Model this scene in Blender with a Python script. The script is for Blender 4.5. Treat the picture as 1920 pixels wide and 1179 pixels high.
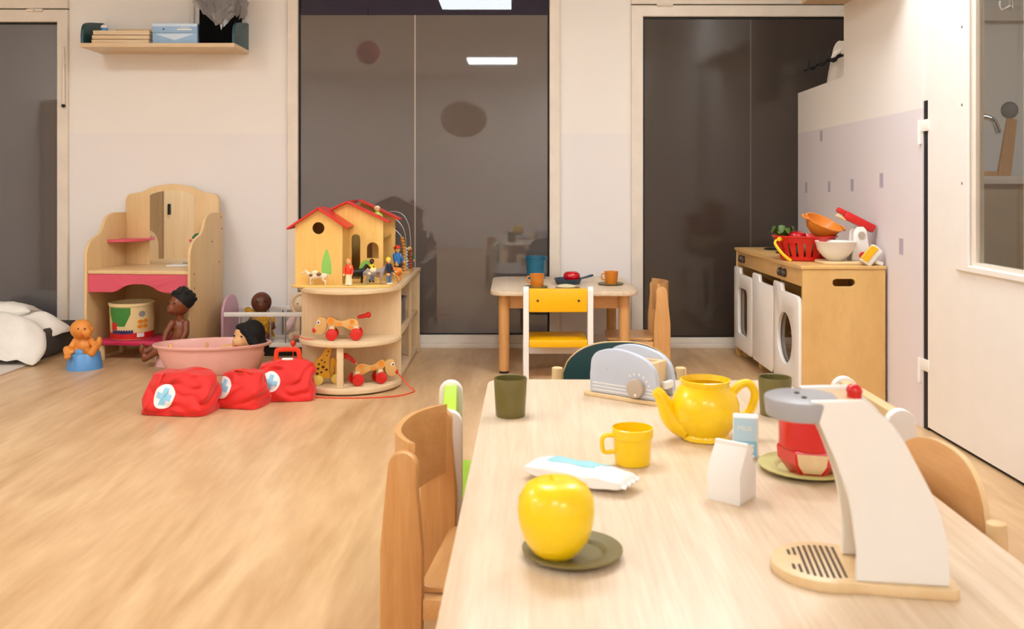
import bpy, bmesh, math, random
from mathutils import Matrix, Vector, noise, Euler
from mathutils.bvhtree import BVHTree

for o in list(bpy.data.objects):
    bpy.data.objects.remove(o)
random.seed(7)
SC = bpy.context.scene
COL = SC.collection
PI = math.pi
R = math.radians

# ------------------------------------------------------------------ camera, world, exposure
cam_d = bpy.data.cameras.new('camera')
cam = bpy.data.objects.new('camera', cam_d)
COL.objects.link(cam)
cam.location = (0, 0, 1.0)
cam.rotation_euler = (R(90), 0, 0)
cam_d.sensor_fit = 'HORIZONTAL'
cam_d.sensor_width = 36
cam_d.lens = 36 * 1750 / 1920
cam_d.shift_y = -244.5 / 1920
cam_d.clip_start = 0.05
cam_d.dof.use_dof = True
cam_d.dof.focus_distance = 4.3
cam_d.dof.aperture_fstop = 6.3
SC.camera = cam

world = bpy.data.worlds.new('night')
SC.world = world
world.use_nodes = True
world.node_tree.nodes['Background'].inputs[0].default_value = (0.020, 0.014, 0.030, 1)
world.node_tree.nodes['Background'].inputs[1].default_value = 1.0

SC.view_settings.view_transform = 'Standard'
SC.view_settings.look = 'None'
SC.view_settings.gamma = 1
SC.view_settings.use_curve_mapping = False
SC.view_settings.exposure = 0.0
LAMP = 25.2            # radiance of the ceiling panels
LAMP_COL = (0.90, 0.955, 1.0, 1)


# ------------------------------------------------------------------ materials
def lin(c):
    return tuple(((v / 255 / 12.92) if v <= 10.3 else ((v / 255 + 0.055) / 1.055) ** 2.4) for v in c)


def nodes(name):
    m = bpy.data.materials.new(name)
    m.use_nodes = True
    nt = m.node_tree
    return m, nt, nt.nodes['Principled BSDF']


def mat(name, c, rough=0.5, metal=0.0, coat=0.0, spec=0.5, vary=0.06, scale=9.0, bump=0.0, bscale=60.0,
        sheen=0.0, sss=0.0):
    m, nt, b = nodes(name)
    col = lin(c)
    b.inputs['Roughness'].default_value = rough
    b.inputs['Metallic'].default_value = metal
    b.inputs['Coat Weight'].default_value = coat
    b.inputs['Coat Roughness'].default_value = 0.06
    b.inputs['Specular IOR Level'].default_value = spec
    if sheen:
        b.inputs['Sheen Weight'].default_value = sheen
    tc = nt.nodes.new('ShaderNodeTexCoord')
    n = nt.nodes.new('ShaderNodeTexNoise')
    n.inputs['Scale'].default_value = scale
    n.inputs['Detail'].default_value = 3
    nt.links.new(tc.outputs['Object'], n.inputs['Vector'])
    r = nt.nodes.new('ShaderNodeValToRGB')
    r.color_ramp.elements[0].position = 0.3
    r.color_ramp.elements[1].position = 0.7
    r.color_ramp.elements[0].color = tuple(min(1, v * (1 - vary)) for v in col) + (1,)
    r.color_ramp.elements[1].color = tuple(min(1, v * (1 + vary * 0.5)) for v in col) + (1,)
    nt.links.new(n.outputs['Fac'], r.inputs['Fac'])
    nt.links.new(r.outputs['Color'], b.inputs['Base Color'])
    if bump:
        n2 = nt.nodes.new('ShaderNodeTexNoise')
        n2.inputs['Scale'].default_value = bscale
        n2.inputs['Detail'].default_value = 4
        nt.links.new(tc.outputs['Object'], n2.inputs['Vector'])
        bp = nt.nodes.new('ShaderNodeBump')
        bp.inputs['Strength'].default_value = bump
        bp.inputs['Distance'].default_value = 0.01
        nt.links.new(n2.outputs['Fac'], bp.inputs['Height'])
        nt.links.new(bp.outputs['Normal'], b.inputs['Normal'])
    return m


def wood(name, c1, c2, stretch=(22, 22, 1.6), rough=0.45, coat=0.0, scale=1.0, fine=0.35, world_co=False, dist=0.6):
    """grain runs along the axis with the small stretch value"""
    m, nt, b = nodes(name)
    b.inputs['Roughness'].default_value = rough
    b.inputs['Coat Weight'].default_value = coat
    b.inputs['Coat Roughness'].default_value = 0.15
    tc = nt.nodes.new('ShaderNodeTexCoord')
    mp = nt.nodes.new('ShaderNodeMapping')
    mp.inputs['Scale'].default_value = stretch
    nt.links.new(tc.outputs['Object'], mp.inputs['Vector'])
    a = nt.nodes.new('ShaderNodeTexNoise')
    a.inputs['Scale'].default_value = scale
    a.inputs['Detail'].default_value = 5
    a.inputs['Distortion'].default_value = dist
    f = nt.nodes.new('ShaderNodeTexNoise')
    f.inputs['Scale'].default_value = scale * 7
    f.inputs['Detail'].default_value = 3
    nt.links.new(mp.outputs['Vector'], a.inputs['Vector'])
    nt.links.new(mp.outputs['Vector'], f.inputs['Vector'])
    mx = nt.nodes.new('ShaderNodeMix')
    mx.inputs[0].default_value = fine
    nt.links.new(a.outputs['Fac'], mx.inputs[2])
    nt.links.new(f.outputs['Fac'], mx.inputs[3])
    r = nt.nodes.new('ShaderNodeValToRGB')
    r.color_ramp.elements[0].position = 0.3
    r.color_ramp.elements[1].position = 0.68
    r.color_ramp.elements[0].color = lin(c2) + (1,)
    r.color_ramp.elements[1].color = lin(c1) + (1,)
    nt.links.new(mx.outputs[0], r.inputs['Fac'])
    nt.links.new(r.outputs['Color'], b.inputs['Base Color'])
    return m


def emit(name, c, s):
    m = bpy.data.materials.new(name)
    m.use_nodes = True
    nt = m.node_tree
    nt.nodes.clear()
    e = nt.nodes.new('ShaderNodeEmission')
    e.inputs[0].default_value = c
    e.inputs[1].default_value = s
    o = nt.nodes.new('ShaderNodeOutputMaterial')
    nt.links.new(e.outputs[0], o.inputs[0])
    return m


def glass_mat(name, tint, ior=1.5, gloss=1.0, rough=0.0):
    m = bpy.data.materials.new(name)
    m.use_nodes = True
    nt = m.node_tree
    nt.nodes.clear()
    t = nt.nodes.new('ShaderNodeBsdfTransparent')
    t.inputs[0].default_value = tint + (1,)
    g = nt.nodes.new('ShaderNodeBsdfGlossy')
    g.inputs['Roughness'].default_value = rough
    g.inputs['Color'].default_value = (gloss, gloss, gloss, 1)
    fr = nt.nodes.new('ShaderNodeFresnel')
    fr.inputs['IOR'].default_value = ior
    mx = nt.nodes.new('ShaderNodeMixShader')
    o = nt.nodes.new('ShaderNodeOutputMaterial')
    ge = nt.nodes.new('ShaderNodeNewGeometry')      # reflect at the outer faces only
    inv = nt.nodes.new('ShaderNodeMath')
    inv.operation = 'SUBTRACT'
    inv.inputs[0].default_value = 1.0
    nt.links.new(ge.outputs['Backfacing'], inv.inputs[1])
    mu = nt.nodes.new('ShaderNodeMath')
    mu.operation = 'MULTIPLY'
    nt.links.new(fr.outputs[0], mu.inputs[0])
    nt.links.new(inv.outputs[0], mu.inputs[1])
    nt.links.new(mu.outputs[0], mx.inputs[0])
    nt.links.new(t.outputs[0], mx.inputs[1])
    nt.links.new(g.outputs[0], mx.inputs[2])
    nt.links.new(mx.outputs[0], o.inputs[0])
    return m


def wall_mat(name, up, low, zcut):
    m, nt, b = nodes(name)
    b.inputs['Roughness'].default_value = 0.55
    b.inputs['Specular IOR Level'].default_value = 0.25
    ge = nt.nodes.new('ShaderNodeNewGeometry')
    sp = nt.nodes.new('ShaderNodeSeparateXYZ')
    nt.links.new(ge.outputs['Position'], sp.inputs[0])
    gt = nt.nodes.new('ShaderNodeMath')
    gt.operation = 'GREATER_THAN'
    gt.inputs[1].default_value = zcut
    nt.links.new(sp.outputs['Z'], gt.inputs[0])
    mx = nt.nodes.new('ShaderNodeMix')
    mx.data_type = 'RGBA'
    mx.inputs[6].default_value = lin(low) + (1,)
    mx.inputs[7].default_value = lin(up) + (1,)
    nt.links.new(gt.outputs[0], mx.inputs[0])
    n = nt.nodes.new('ShaderNodeTexNoise')
    n.inputs['Scale'].default_value = 1.4
    n.inputs['Detail'].default_value = 3
    nt.links.new(ge.outputs['Position'], n.inputs['Vector'])
    mr = nt.nodes.new('ShaderNodeMapRange')
    mr.inputs[3].default_value = 0.96
    mr.inputs[4].default_value = 1.03
    nt.links.new(n.outputs['Fac'], mr.inputs[0])
    ml = nt.nodes.new('ShaderNodeMix')
    ml.data_type = 'RGBA'
    ml.blend_type = 'MULTIPLY'
    ml.inputs[0].default_value = 1
    nt.links.new(mx.outputs[2], ml.inputs[6])
    nt.links.new(mr.outputs[0], ml.inputs[7])
    nt.links.new(ml.outputs[2], b.inputs['Base Color'])
    return m


def film_mat(name, c, coat=1.0, ior=1.9, cr=0.02):
    m, nt, b = nodes(name)
    b.inputs['Base Color'].default_value = lin(c) + (1,)
    b.inputs['Roughness'].default_value = 0.6
    b.inputs['Specular IOR Level'].default_value = 0.2
    b.inputs['Coat Weight'].default_value = coat
    b.inputs['Coat Roughness'].default_value = cr
    b.inputs['Coat IOR'].default_value = ior
    return m


M = {}
M['wall'] = wall_mat('wall_paint', (244, 238, 230), (241, 235, 231), 1.312)
M['wall_r'] = wall_mat('partition_paint', (245, 239, 231), (232, 224, 226), 1.312)
M['ceil'] = mat('ceiling_paint', (242, 239, 234), 0.7)
M['frame'] = mat('painted_window_frame', (236, 224, 208), 0.4)
M['floor'] = wood('vinyl_oak_floor', (226, 190, 144), (188, 146, 100), (3.4, 0.5, 1), rough=0.36, scale=1.6, fine=0.3, dist=1.4)
M['ash'] = wood('pale_ash', (233, 213, 186), (211, 184, 150), (17, 0.9, 17), rough=0.38, scale=1.0, fine=0.45, dist=0.9)
M['birch_v'] = wood('birch_board', (232, 205, 163), (216, 183, 137), (16, 16, 1.2), rough=0.45)
M['birch_h'] = wood('birch_board_flat', (232, 207, 168), (217, 186, 142), (1.4, 16, 16), rough=0.42)
M['birch_y'] = wood('birch_board_deep', (228, 202, 164), (212, 180, 138), (16, 1.4, 16), rough=0.42)
M['vanity'] = wood('vanity_maple', (237, 205, 152), (224, 188, 134), (14, 14, 1.5), rough=0.4)
M['beech'] = wood('beech', (226, 172, 108), (206, 146, 82), (20, 20, 1.8), rough=0.38, coat=0.2)
M['beech_h'] = wood('beech_flat', (226, 176, 114), (208, 150, 88), (2.0, 20, 20), rough=0.38, coat=0.2)
M['kitchen'] = wood('birch_plywood', (226, 184, 118), (210, 165, 98), (5, 5, 2.2), rough=0.4)
M['doll_wood'] = wood('yellow_toy_wood', (243, 201, 118), (229, 180, 92), (15, 15, 1.5), rough=0.4)
M['toy_wood'] = wood('pale_toy_wood', (236, 208, 162), (222, 188, 138), (12, 12, 3), rough=0.4)
M['core'] = mat('plywood_edge', (226, 192, 140), 0.5)
M['pink'] = mat('pink_laminate', (226, 92, 112), 0.35)
M['pink_dark'] = mat('deep_pink_plastic', (206, 44, 88), 0.3)
M['tub'] = mat('pale_pink_plastic', (248, 188, 176), 0.28)
M['potty_pink'] = mat('light_pink_plastic', (246, 196, 192), 0.3)
M['blue_pl'] = mat('sky_blue_plastic', (96, 158, 218), 0.3)
M['lilac'] = mat('lilac_paint', (208, 160, 178), 0.4)
M['white'] = mat('white_paint', (244, 238, 230), 0.35, vary=0.02)
M['whiteglow'] = mat('white_plastic', (240, 236, 229), 0.28, vary=0.02)
M['yellow'] = mat('yellow_plastic', (255, 212, 0), 0.3, coat=0.3, vary=0.02)
M['yellow_paint'] = mat('yellow_paint', (248, 186, 0), 0.3, vary=0.03)
M['apple'] = mat('glossy_yellow_plastic', (255, 216, 0), 0.34, coat=0.25, vary=0.02)
M['olive'] = mat('olive_plastic', (112, 102, 50), 0.42, vary=0.04)
M['olive_dk'] = mat('dull_olive_plastic', (126, 114, 66), 0.45)
M['sage'] = mat('sage_plastic', (196, 188, 120), 0.4)
M['red'] = mat('red_paint', (212, 20, 16), 0.24, coat=0.3, vary=0.03)
M['redcloth'] = mat('red_nylon_cloth', (224, 24, 12), 0.62, vary=0.1, bump=0.15, bscale=240, sheen=0.2)
M['redhandle'] = mat('orange_red_plastic', (236, 60, 24), 0.4)
M['roof'] = mat('red_roof_paint', (222, 44, 36), 0.35)
M['teal'] = mat('dark_teal_laminate', (34, 78, 84), 0.4)
M['teal_pl'] = mat('teal_plastic', (30, 104, 130), 0.35)
M['slate'] = mat('slate_blue_plastic', (44, 72, 98), 0.4)
M['greyblue'] = mat('pale_grey_blue_paint', (196, 204, 220), 0.4)
M['taupe'] = mat('taupe_paint', (188, 172, 156), 0.4)
M['grey'] = mat('grey_paint', (168, 168, 172), 0.4)
M['lime'] = mat('lime_paint', (184, 226, 70), 0.35)
M['green'] = mat('leaf_green_print', (140, 200, 92), 0.5)
M['dkgreen'] = mat('dark_green', (20, 104, 60), 0.4)
M['orange'] = mat('orange_plastic', (232, 140, 44), 0.35)
M['orange_p'] = mat('orange_print', (240, 148, 40), 0.45)
M['tomato'] = mat('glossy_tomato_red', (204, 0, 22), 0.15, coat=0.6)
M['black'] = mat('black_plastic', (16, 15, 15), 0.45)
M['blackrub'] = mat('black_rubber', (14, 12, 11), 0.7)
M['dark'] = mat('dark_grey_cloth', (72, 66, 64), 0.85, bump=0.2)
M['cloth'] = mat('white_bed_linen', (246, 240, 230), 0.85, bump=0.08, bscale=40)
M['mat_beige'] = mat('beige_rug', (222, 212, 200), 0.9, bump=0.2, bscale=300)
M['skin_o'] = mat('orange_vinyl', (236, 150, 62), 0.45)
M['skin_b'] = mat('brown_vinyl', (128, 68, 38), 0.35)
M['skin_d'] = mat('dark_brown_vinyl', (96, 48, 28), 0.4)
M['skin_p'] = mat('peach_vinyl', (244, 188, 128), 0.45)
M['skin_c'] = mat('cream_cloth_skin', (238, 214, 180), 0.7)
M['hair'] = mat('black_doll_hair', (10, 9, 10), 0.75, bump=0.8, bscale=90)
M['hair_or'] = mat('ginger_paint', (226, 130, 40), 0.5)
M['hair_y'] = mat('blond_paint', (244, 208, 30), 0.5)
M['babypink'] = mat('pale_pink_cloth', (232, 206, 206), 0.85, bump=0.3)
M['patterned'] = mat('yellow_flower_cloth', (214, 160, 40), 0.8, vary=0.5, scale=60)
M['chrome'] = mat('chrome', (230, 230, 230), 0.12, metal=1.0)
M['steel'] = mat('brushed_steel', (190, 188, 184), 0.35, metal=1.0)
M['wire'] = mat('grey_wire', (176, 176, 180), 0.35, metal=0.6)
M['mirror'] = mat('mirror_silver', (235, 238, 238), 0.015, metal=1.0, vary=0.0)
M['seal'] = mat('black_gasket', (12, 10, 9), 0.6)
M['film_mid'] = film_mat('frosted_film_grey', (88, 80, 76))
M['film_left'] = film_mat('frosted_film_left', (92, 88, 88))
M['film_right'] = film_mat('frosted_film_dark', (60, 50, 42), ior=1.5, cr=0.1)
M['seam'] = film_mat('film_overlap', (164, 152, 142))
M['seam_d'] = film_mat('film_overlap_dark', (92, 82, 74), ior=1.4)
M['pane'] = glass_mat('clear_pane', (0.78, 0.80, 0.82), 1.5)
M['doorglass'] = glass_mat('door_glass', (0.86, 0.86, 0.84), 1.35)
M['bag_clear'] = glass_mat('clear_plastic_bag', (0.74, 0.72, 0.72), 1.45, 0.9, 0.12)
def bag_mat():
    m = M['bag_clear']
    m.name = 'crumpled_clear_plastic'
    nt = m.node_tree
    out = [n for n in nt.nodes if n.type == 'OUTPUT_MATERIAL'][0]
    mix0 = out.inputs[0].links[0].from_node
    d = nt.nodes.new('ShaderNodeBsdfDiffuse')
    d.inputs[0].default_value = (0.55, 0.51, 0.49, 1)
    mx = nt.nodes.new('ShaderNodeMixShader')
    mx.inputs[0].default_value = 0.38
    nt.links.new(mix0.outputs[0], mx.inputs[1])
    nt.links.new(d.outputs[0], mx.inputs[2])
    nt.links.new(mx.outputs[0], out.inputs[0])
    return m


M['bag'] = bag_mat()
M['bin_black'] = mat('matt_black_plastic', (6, 6, 6), 0.85, spec=0.08)
M['dog_wood'] = wood('honey_toy_wood', (230, 184, 118), (214, 164, 94), (12, 12, 3), rough=0.35)
M['lantern_tan'] = mat('tan_lantern_paper', (192, 160, 124), 0.8)
M['lantern_red'] = mat('red_lantern_paper', (170, 44, 36), 0.8)
M['lamp'] = emit('lit_diffuser', LAMP_COL, LAMP)
M['lamp_side'] = emit('dim_lit_diffuser', LAMP_COL, LAMP * 0.7)
M['milk_blue'] = mat('milk_blue_print', (188, 224, 243), 0.5)
M['milk_blue2'] = mat('milk_mid_blue_print', (146, 208, 236), 0.5)
M['lightblue'] = mat('light_blue_carton', (150, 186, 220), 0.4)
M['paleblue'] = mat('pale_blue_print', (206, 224, 240), 0.4)
M['ltcyan'] = mat('light_cyan_print', (158, 216, 226), 0.5)
M['cross'] = mat('sky_blue_cross_print', (150, 208, 232), 0.7)
M['tag'] = mat('lilac_grey_sticker', (186, 176, 190), 0.6)
M['brownhole'] = mat('brown_interior', (110, 66, 30), 0.6)
M['blue_j'] = mat('blue_jacket_paint', (40, 120, 190), 0.5)
M['navy'] = mat('navy_paint', (22, 26, 48), 0.5)
M['jeans'] = mat('jeans_paint', (104, 126, 146), 0.6)
M['dkred'] = mat('dark_red_paint', (120, 12, 22), 0.5)
M['cowbrown'] = mat('brown_animal_paint', (122, 92, 74), 0.6)
M['cowwhite'] = mat('cream_animal_paint', (240, 222, 180), 0.6)
M['greyanimal'] = mat('grey_animal_paint', (150, 138, 134), 0.6)
M['labelcream'] = mat('cream_label_print', (236, 208, 150), 0.45)
M['labelgreen'] = mat('green_label_print', (64, 136, 54), 0.45)
M['labelred'] = mat('red_label_print', (216, 24, 22), 0.4)
M['labelnavy'] = mat('navy_label_print', (44, 40, 96), 0.45)
M['paper'] = mat('white_paper', (244, 240, 235), 0.6, vary=0.01)
M['tan_room'] = mat('tan_painted_board', (196, 172, 138), 0.5)
M['greige'] = mat('greige_wall', (176, 160, 140), 0.6)
M['giraffe'] = wood('yellow_stained_wood', (242, 184, 40), (226, 160, 20), (10, 10, 3), rough=0.4)
M['giraffe_w'] = mat('pale_yellow_wheel', (246, 216, 100), 0.35)
M['spot'] = mat('dark_brown_print', (66, 34, 22), 0.5)
M['beadb'] = mat('brown_bead', (166, 74, 28), 0.35)
M['beado'] = mat('amber_bead', (224, 152, 40), 0.35)
M['beadw'] = mat('pale_blue_bead', (186, 200, 214), 0.35)
M['smoke'] = mat('smoked_knob', (74, 60, 52), 0.25)
M['greybox'] = mat('grey_plastic_crate', (122, 116, 112), 0.5)


# ------------------------------------------------------------------ geometry helpers
class G:
    def __init__(s):
        s.bm = bmesh.new()

    def _tail(s, vs, Mx, bev=0.0, seg=2):
        if bev:
            vset = set(vs)
            es = [e for e in s.bm.edges if e.verts[0] in vset and e.verts[1] in vset and len(e.link_faces) == 2
                  and e.calc_face_angle(0) > 0.6]
            before = set(s.bm.verts)
            res = bmesh.ops.bevel(s.bm, geom=es, offset=bev, segments=seg, affect='EDGES', profile=0.5, clamp_overlap=True)
            vs = [v for v in vset if v.is_valid] + [v for v in s.bm.verts if v not in before]
            vs = list(set(vs))
        if Mx is not None:
            for v in vs:
                v.co = Mx @ v.co
        return s

    def box(s, c, d, bev=0.0, rot=None, seg=2, Mx=None):
        r = bmesh.ops.create_cube(s.bm, size=1)
        T = Matrix.Translation(Vector(c))
        if rot:
            T = T @ Euler(rot).to_matrix().to_4x4()
        if Mx is not None:
            T = Mx @ T
        for v in r['verts']:
            v.co = Vector((v.co.x * d[0], v.co.y * d[1], v.co.z * d[2]))
        return s._tail(r['verts'], T, bev, seg)

    def bb(s, x0, x1, y0, y1, z0, z1, bev=0.0, Mx=None):
        return s.box(((x0 + x1) / 2, (y0 + y1) / 2, (z0 + z1) / 2), (abs(x1 - x0), abs(y1 - y0), abs(z1 - z0)), bev, Mx=Mx)

    def plate(s, pts, holes=(), th=0.02, plane='xz', off=0.0, bev=0.0, Mx=None, seg=1):
        """polygon (with holes) extruded by th. plane gives which axes the 2-D points use"""
        bm = s.bm
        loops = [pts] + list(holes)
        mp = {'xz': lambda u, v, w: (u, w, v), 'yz': lambda u, v, w: (w, u, v), 'xy': lambda u, v, w: (u, v, w)}[plane]
        allv = []
        if not holes:
            vs = [bm.verts.new(mp(p[0], p[1], off)) for p in pts]
            faces = [bm.faces.new(vs)]
            base = vs
        else:
            es, base = [], []
            for lp in loops:
                vs = [bm.verts.new(mp(p[0], p[1], off)) for p in lp]
                base += vs
                for i in range(len(vs)):
                    es.append(bm.edges.new((vs[i], vs[(i + 1) % len(vs)])))
            r = bmesh.ops.triangle_fill(bm, use_beauty=True, edges=es)
            faces = [g for g in r['geom'] if isinstance(g, bmesh.types.BMFace)]
        r = bmesh.ops.extrude_face_region(bm, geom=faces, use_keep_orig=True)
        nv = [g for g in r['geom'] if isinstance(g, bmesh.types.BMVert)]
        d = Vector(mp(0, 0, th))
        for v in nv:
            v.co += d
        return s._tail(base + nv, Mx, bev, seg)

    def cyl(s, p0, p1, r0, r1=None, n=20, bev=0.0, caps=True):
        r1 = r0 if r1 is None else r1
        p0, p1 = Vector(p0), Vector(p1)
        d = p1 - p0
        r = bmesh.ops.create_cone(s.bm, cap_ends=caps, segments=n, radius1=r0, radius2=r1, depth=d.length)
        q = Vector((0, 0, 1)).rotation_difference(d.normalized()).to_matrix().to_4x4()
        return s._tail(r['verts'], Matrix.Translation((p0 + p1) / 2) @ q, bev)

    def ell(s, c, r, rot=None, n=20, m=12, Mx=None):
        if not hasattr(r, '__len__'):
            r = (r, r, r)
        k = bmesh.ops.create_uvsphere(s.bm, u_segments=n, v_segments=m, radius=1)
        T = Matrix.Translation(Vector(c))
        if rot:
            T = T @ Euler(rot).to_matrix().to_4x4()
        T = T @ Matrix.Diagonal((r[0], r[1], r[2], 1))
        if Mx is not None:
            T = Mx @ T
        for v in k['verts']:
            v.co = T @ v.co
        return s

    def cap(s, p0, p1, r0, r1=None, n=12):
        r1 = r0 if r1 is None else r1
        s.cyl(p0, p1, r0, r1, n)
        s.ell(p0, r0 * 1.0, n=n, m=8)
        s.ell(p1, r1 * 1.0, n=n, m=8)
        return s

    def tube(s, pts, r, n=8, closed=False, flat=None):
        pts = [Vector(p) for p in pts]
        N = len(pts)
        rs = r if hasattr(r, '__len__') else [r] * N
        rings = []
        up = None
        for i, p in enumerate(pts):
            a = pts[(i - 1) % N] if (closed or i > 0) else pts[i]
            b = pts[(i + 1) % N] if (closed or i < N - 1) else pts[i]
            t = (b - a).normalized()
            if up is None:
                up = Vector((0, 0, 1)) if abs(t.z) < 0.9 else Vector((1, 0, 0))
            x = t.cross(up)
            if x.length < 1e-6:
                x = t.orthogonal()
            x.normalize()
            y = x.cross(t).normalized()
            up = y
            fl = flat or (1, 1)
            rings.append([s.bm.verts.new(p + (x * math.cos(2 * PI * k / n) * fl[0] + y * math.sin(2 * PI * k / n) * fl[1]) * rs[i]) for k in range(n)])
        L = N if closed else N - 1
        for i in range(L):
            A, B = rings[i], rings[(i + 1) % N]
            for k in range(n):
                s.bm.faces.new((A[k], A[(k + 1) % n], B[(k + 1) % n], B[k]))
        if not closed:
            s.bm.faces.new(rings[0][::-1])
            s.bm.faces.new(rings[-1])
        return s

    def lathe(s, prof, n=32, c=(0, 0, 0), sx=1.0, sy=1.0, Mx=None):
        rings = []
        for (r, z) in prof:
            if r < 1e-6:
                rings.append([s.bm.verts.new((0, 0, z))])
            else:
                rings.append([s.bm.verts.new((r * math.cos(2 * PI * k / n) * sx, r * math.sin(2 * PI * k / n) * sy, z)) for k in range(n)])
        T = Matrix.Translation(Vector(c)) if Mx is None else Mx @ Matrix.Translation(Vector(c))
        for A, B in zip(rings, rings[1:]):
            for k in range(n):
                a = [A[k % len(A)], A[(k + 1) % len(A)]] if len(A) > 1 else [A[0]]
                b = [B[(k + 1) % len(B)], B[k % len(B)]] if len(B) > 1 else [B[0]]
                if len(a) + len(b) > 2:
                    s.bm.faces.new(a + b)
        for rr in rings:
            for v in rr:
                v.co = T @ v.co
        return s

    def soft(s, fn, cuts=14):
        """subdivided cube (-.5...5) mapped by fn"""
        r = bmesh.ops.create_cube(s.bm, size=1)
        vs = r['verts']
        es = list({e for v in vs for e in v.link_edges})
        k = bmesh.ops.subdivide_edges(s.bm, edges=es, cuts=cuts, use_grid_fill=True)
        for v in s.bm.verts:
            v.co = Vector(fn(v.co.x, v.co.y, v.co.z))
        return s

    def xf(s, Mx):
        for v in s.bm.verts:
            v.co = Mx @ v.co
        return s

    def build(s, name, m, parent=None, loc=None, rot=None, ang=40, smooth=True):
        bmesh.ops.recalc_face_normals(s.bm, faces=s.bm.faces[:])
        me = bpy.data.meshes.new(name)
        s.bm.to_mesh(me)
        s.bm.free()
        return link(name, me, m, parent, loc, rot, ang, smooth)


def link(name, me, m, parent=None, loc=None, rot=None, ang=40, smooth=True):
    me.materials.clear()
    me.materials.append(M[m] if isinstance(m, str) else m)
    if smooth:
        for p in me.polygons:
            p.use_smooth = True
        me.set_sharp_from_angle(angle=R(ang))
    o = bpy.data.objects.new(name, me)
    COL.objects.link(o)
    if parent is not None:
        o.parent = parent
    if loc is not None:
        o.location = loc
    if rot is not None:
        o.rotation_euler = rot
    return o


def blob(g, name, m, parent=None, voxel=0.004, smooth=4, loc=None, rot=None):
    """fuse everything in g into one continuous skin"""
    bmesh.ops.recalc_face_normals(g.bm, faces=g.bm.faces[:])
    me = bpy.data.meshes.new(name)
    g.bm.to_mesh(me)
    g.bm.free()
    t = bpy.data.objects.new('tmp', me)
    COL.objects.link(t)
    md = t.modifiers.new('r', 'REMESH')
    md.mode = 'VOXEL'
    md.voxel_size = voxel
    if smooth:
        sm = t.modifiers.new('s', 'SMOOTH')
        sm.iterations = smooth
        sm.factor = 0.5
    dg = bpy.context.evaluated_depsgraph_get()
    me2 = bpy.data.meshes.new_from_object(t.evaluated_get(dg))
    bpy.data.objects.remove(t)
    bpy.data.meshes.remove(me)
    me2.name = name
    return link(name, me2, m, parent, loc, rot, 80)


def tag(o, label, cat, group=None):
    o['label'] = label
    o['category'] = cat
    if group:
        o['group'] = group
    return o


def thing(name, label, cat, loc=(0, 0, 0), rz=0.0, group=None):
    o = bpy.data.objects.new(name, None)
    COL.objects.link(o)
    o.empty_display_size = 0.05
    o.location = loc
    o.rotation_euler = (0, 0, R(rz))
    return tag(o, label, cat, group)


def struct(o, label=None):
    o['kind'] = 'structure'
    if label:
        o['label'] = label
    return o


def sempty(name, loc=(0, 0, 0), label=None, rz=0.0):
    o = bpy.data.objects.new(name, None)
    COL.objects.link(o)
    o.location = loc
    o.rotation_euler = (0, 0, R(rz))
    return struct(o, label)


def dup(root, loc, rz=None, label=None, group=None):
    r = root.copy()
    COL.objects.link(r)
    r.location = loc
    if rz is not None:
        r.rotation_euler = (0, 0, R(rz))
    if label:
        r['label'] = label
    if group:
        r['group'] = group
    for ch in list(root.children):
        c = ch.copy()
        COL.objects.link(c)
        c.parent = r
        for g in ch.children:
            d = g.copy()
            COL.objects.link(d)
            d.parent = c
    return r


def circ(cx, cy, rx, ry=None, n=24, a0=0, a1=360):
    ry = rx if ry is None else ry
    full = abs(a1 - a0) >= 360
    k = n if full else n + 1
    return [(cx + rx * math.cos(R(a0 + (a1 - a0) * i / n)), cy + ry * math.sin(R(a0 + (a1 - a0) * i / n))) for i in range(k)]


def rrect(x0, x1, y0, y1, r, n=5):
    out = []
    for (cx, cy, a) in ((x1 - r, y0 + r, -90), (x1 - r, y1 - r, 0), (x0 + r, y1 - r, 90), (x0 + r, y0 + r, 180)):
        out += circ(cx, cy, r, r, n, a, a + 90)
    return out


def rect(x0, x1, y0, y1):
    return [(x0, y0), (x1, y0), (x1, y1), (x0, y1)]


def smooth_pts(pts, n=6, closed=False):
    """Catmull-Rom through the points"""
    P = [Vector(p) for p in pts]
    out = []
    N = len(P)
    L = N if closed else N - 1
    for i in range(L):
        p0 = P[(i - 1) % N] if (closed or i > 0) else P[i]
        p1, p2 = P[i], P[(i + 1) % N]
        p3 = P[(i + 2) % N] if (closed or i < N - 2) else p2
        for k in range(n):
            t = k / n
            out.append(0.5 * ((2 * p1) + (-p0 + p2) * t + (2 * p0 - 5 * p1 + 4 * p2 - p3) * t * t + (-p0 + 3 * p1 - 3 * p2 + p3) * t ** 3))
    if not closed:
        out.append(P[-1])
    return out


def text_mesh(txt, size, name, m, parent, Mx, th=0.0004, bold=0.0):
    cu = bpy.data.curves.new('t', 'FONT')
    cu.body = txt
    cu.size = size
    cu.extrude = th
    cu.offset = bold
    cu.align_x = 'CENTER'
    cu.align_y = 'CENTER'
    cu.resolution_u = 3
    t = bpy.data.objects.new('t', cu)
    COL.objects.link(t)
    dg = bpy.context.evaluated_depsgraph_get()
    me = bpy.data.meshes.new_from_object(t.evaluated_get(dg))
    bpy.data.objects.remove(t)
    bpy.data.curves.remove(cu)
    me.transform(Mx)
    me.name = name
    return link(name, me, m, parent, smooth=False)


def adopt(o, t):
    """make o a part of t without moving it"""
    o.parent = t
    o.matrix_parent_inverse = (Matrix.Translation(t.location) @ t.rotation_euler.to_matrix().to_4x4()).inverted()
    return o


FACE_FRONT = Matrix(((1, 0, 0, 0), (0, 0, -1, 0), (0, 1, 0, 0), (0, 0, 0, 1)))   # text in XZ, facing -Y


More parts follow.
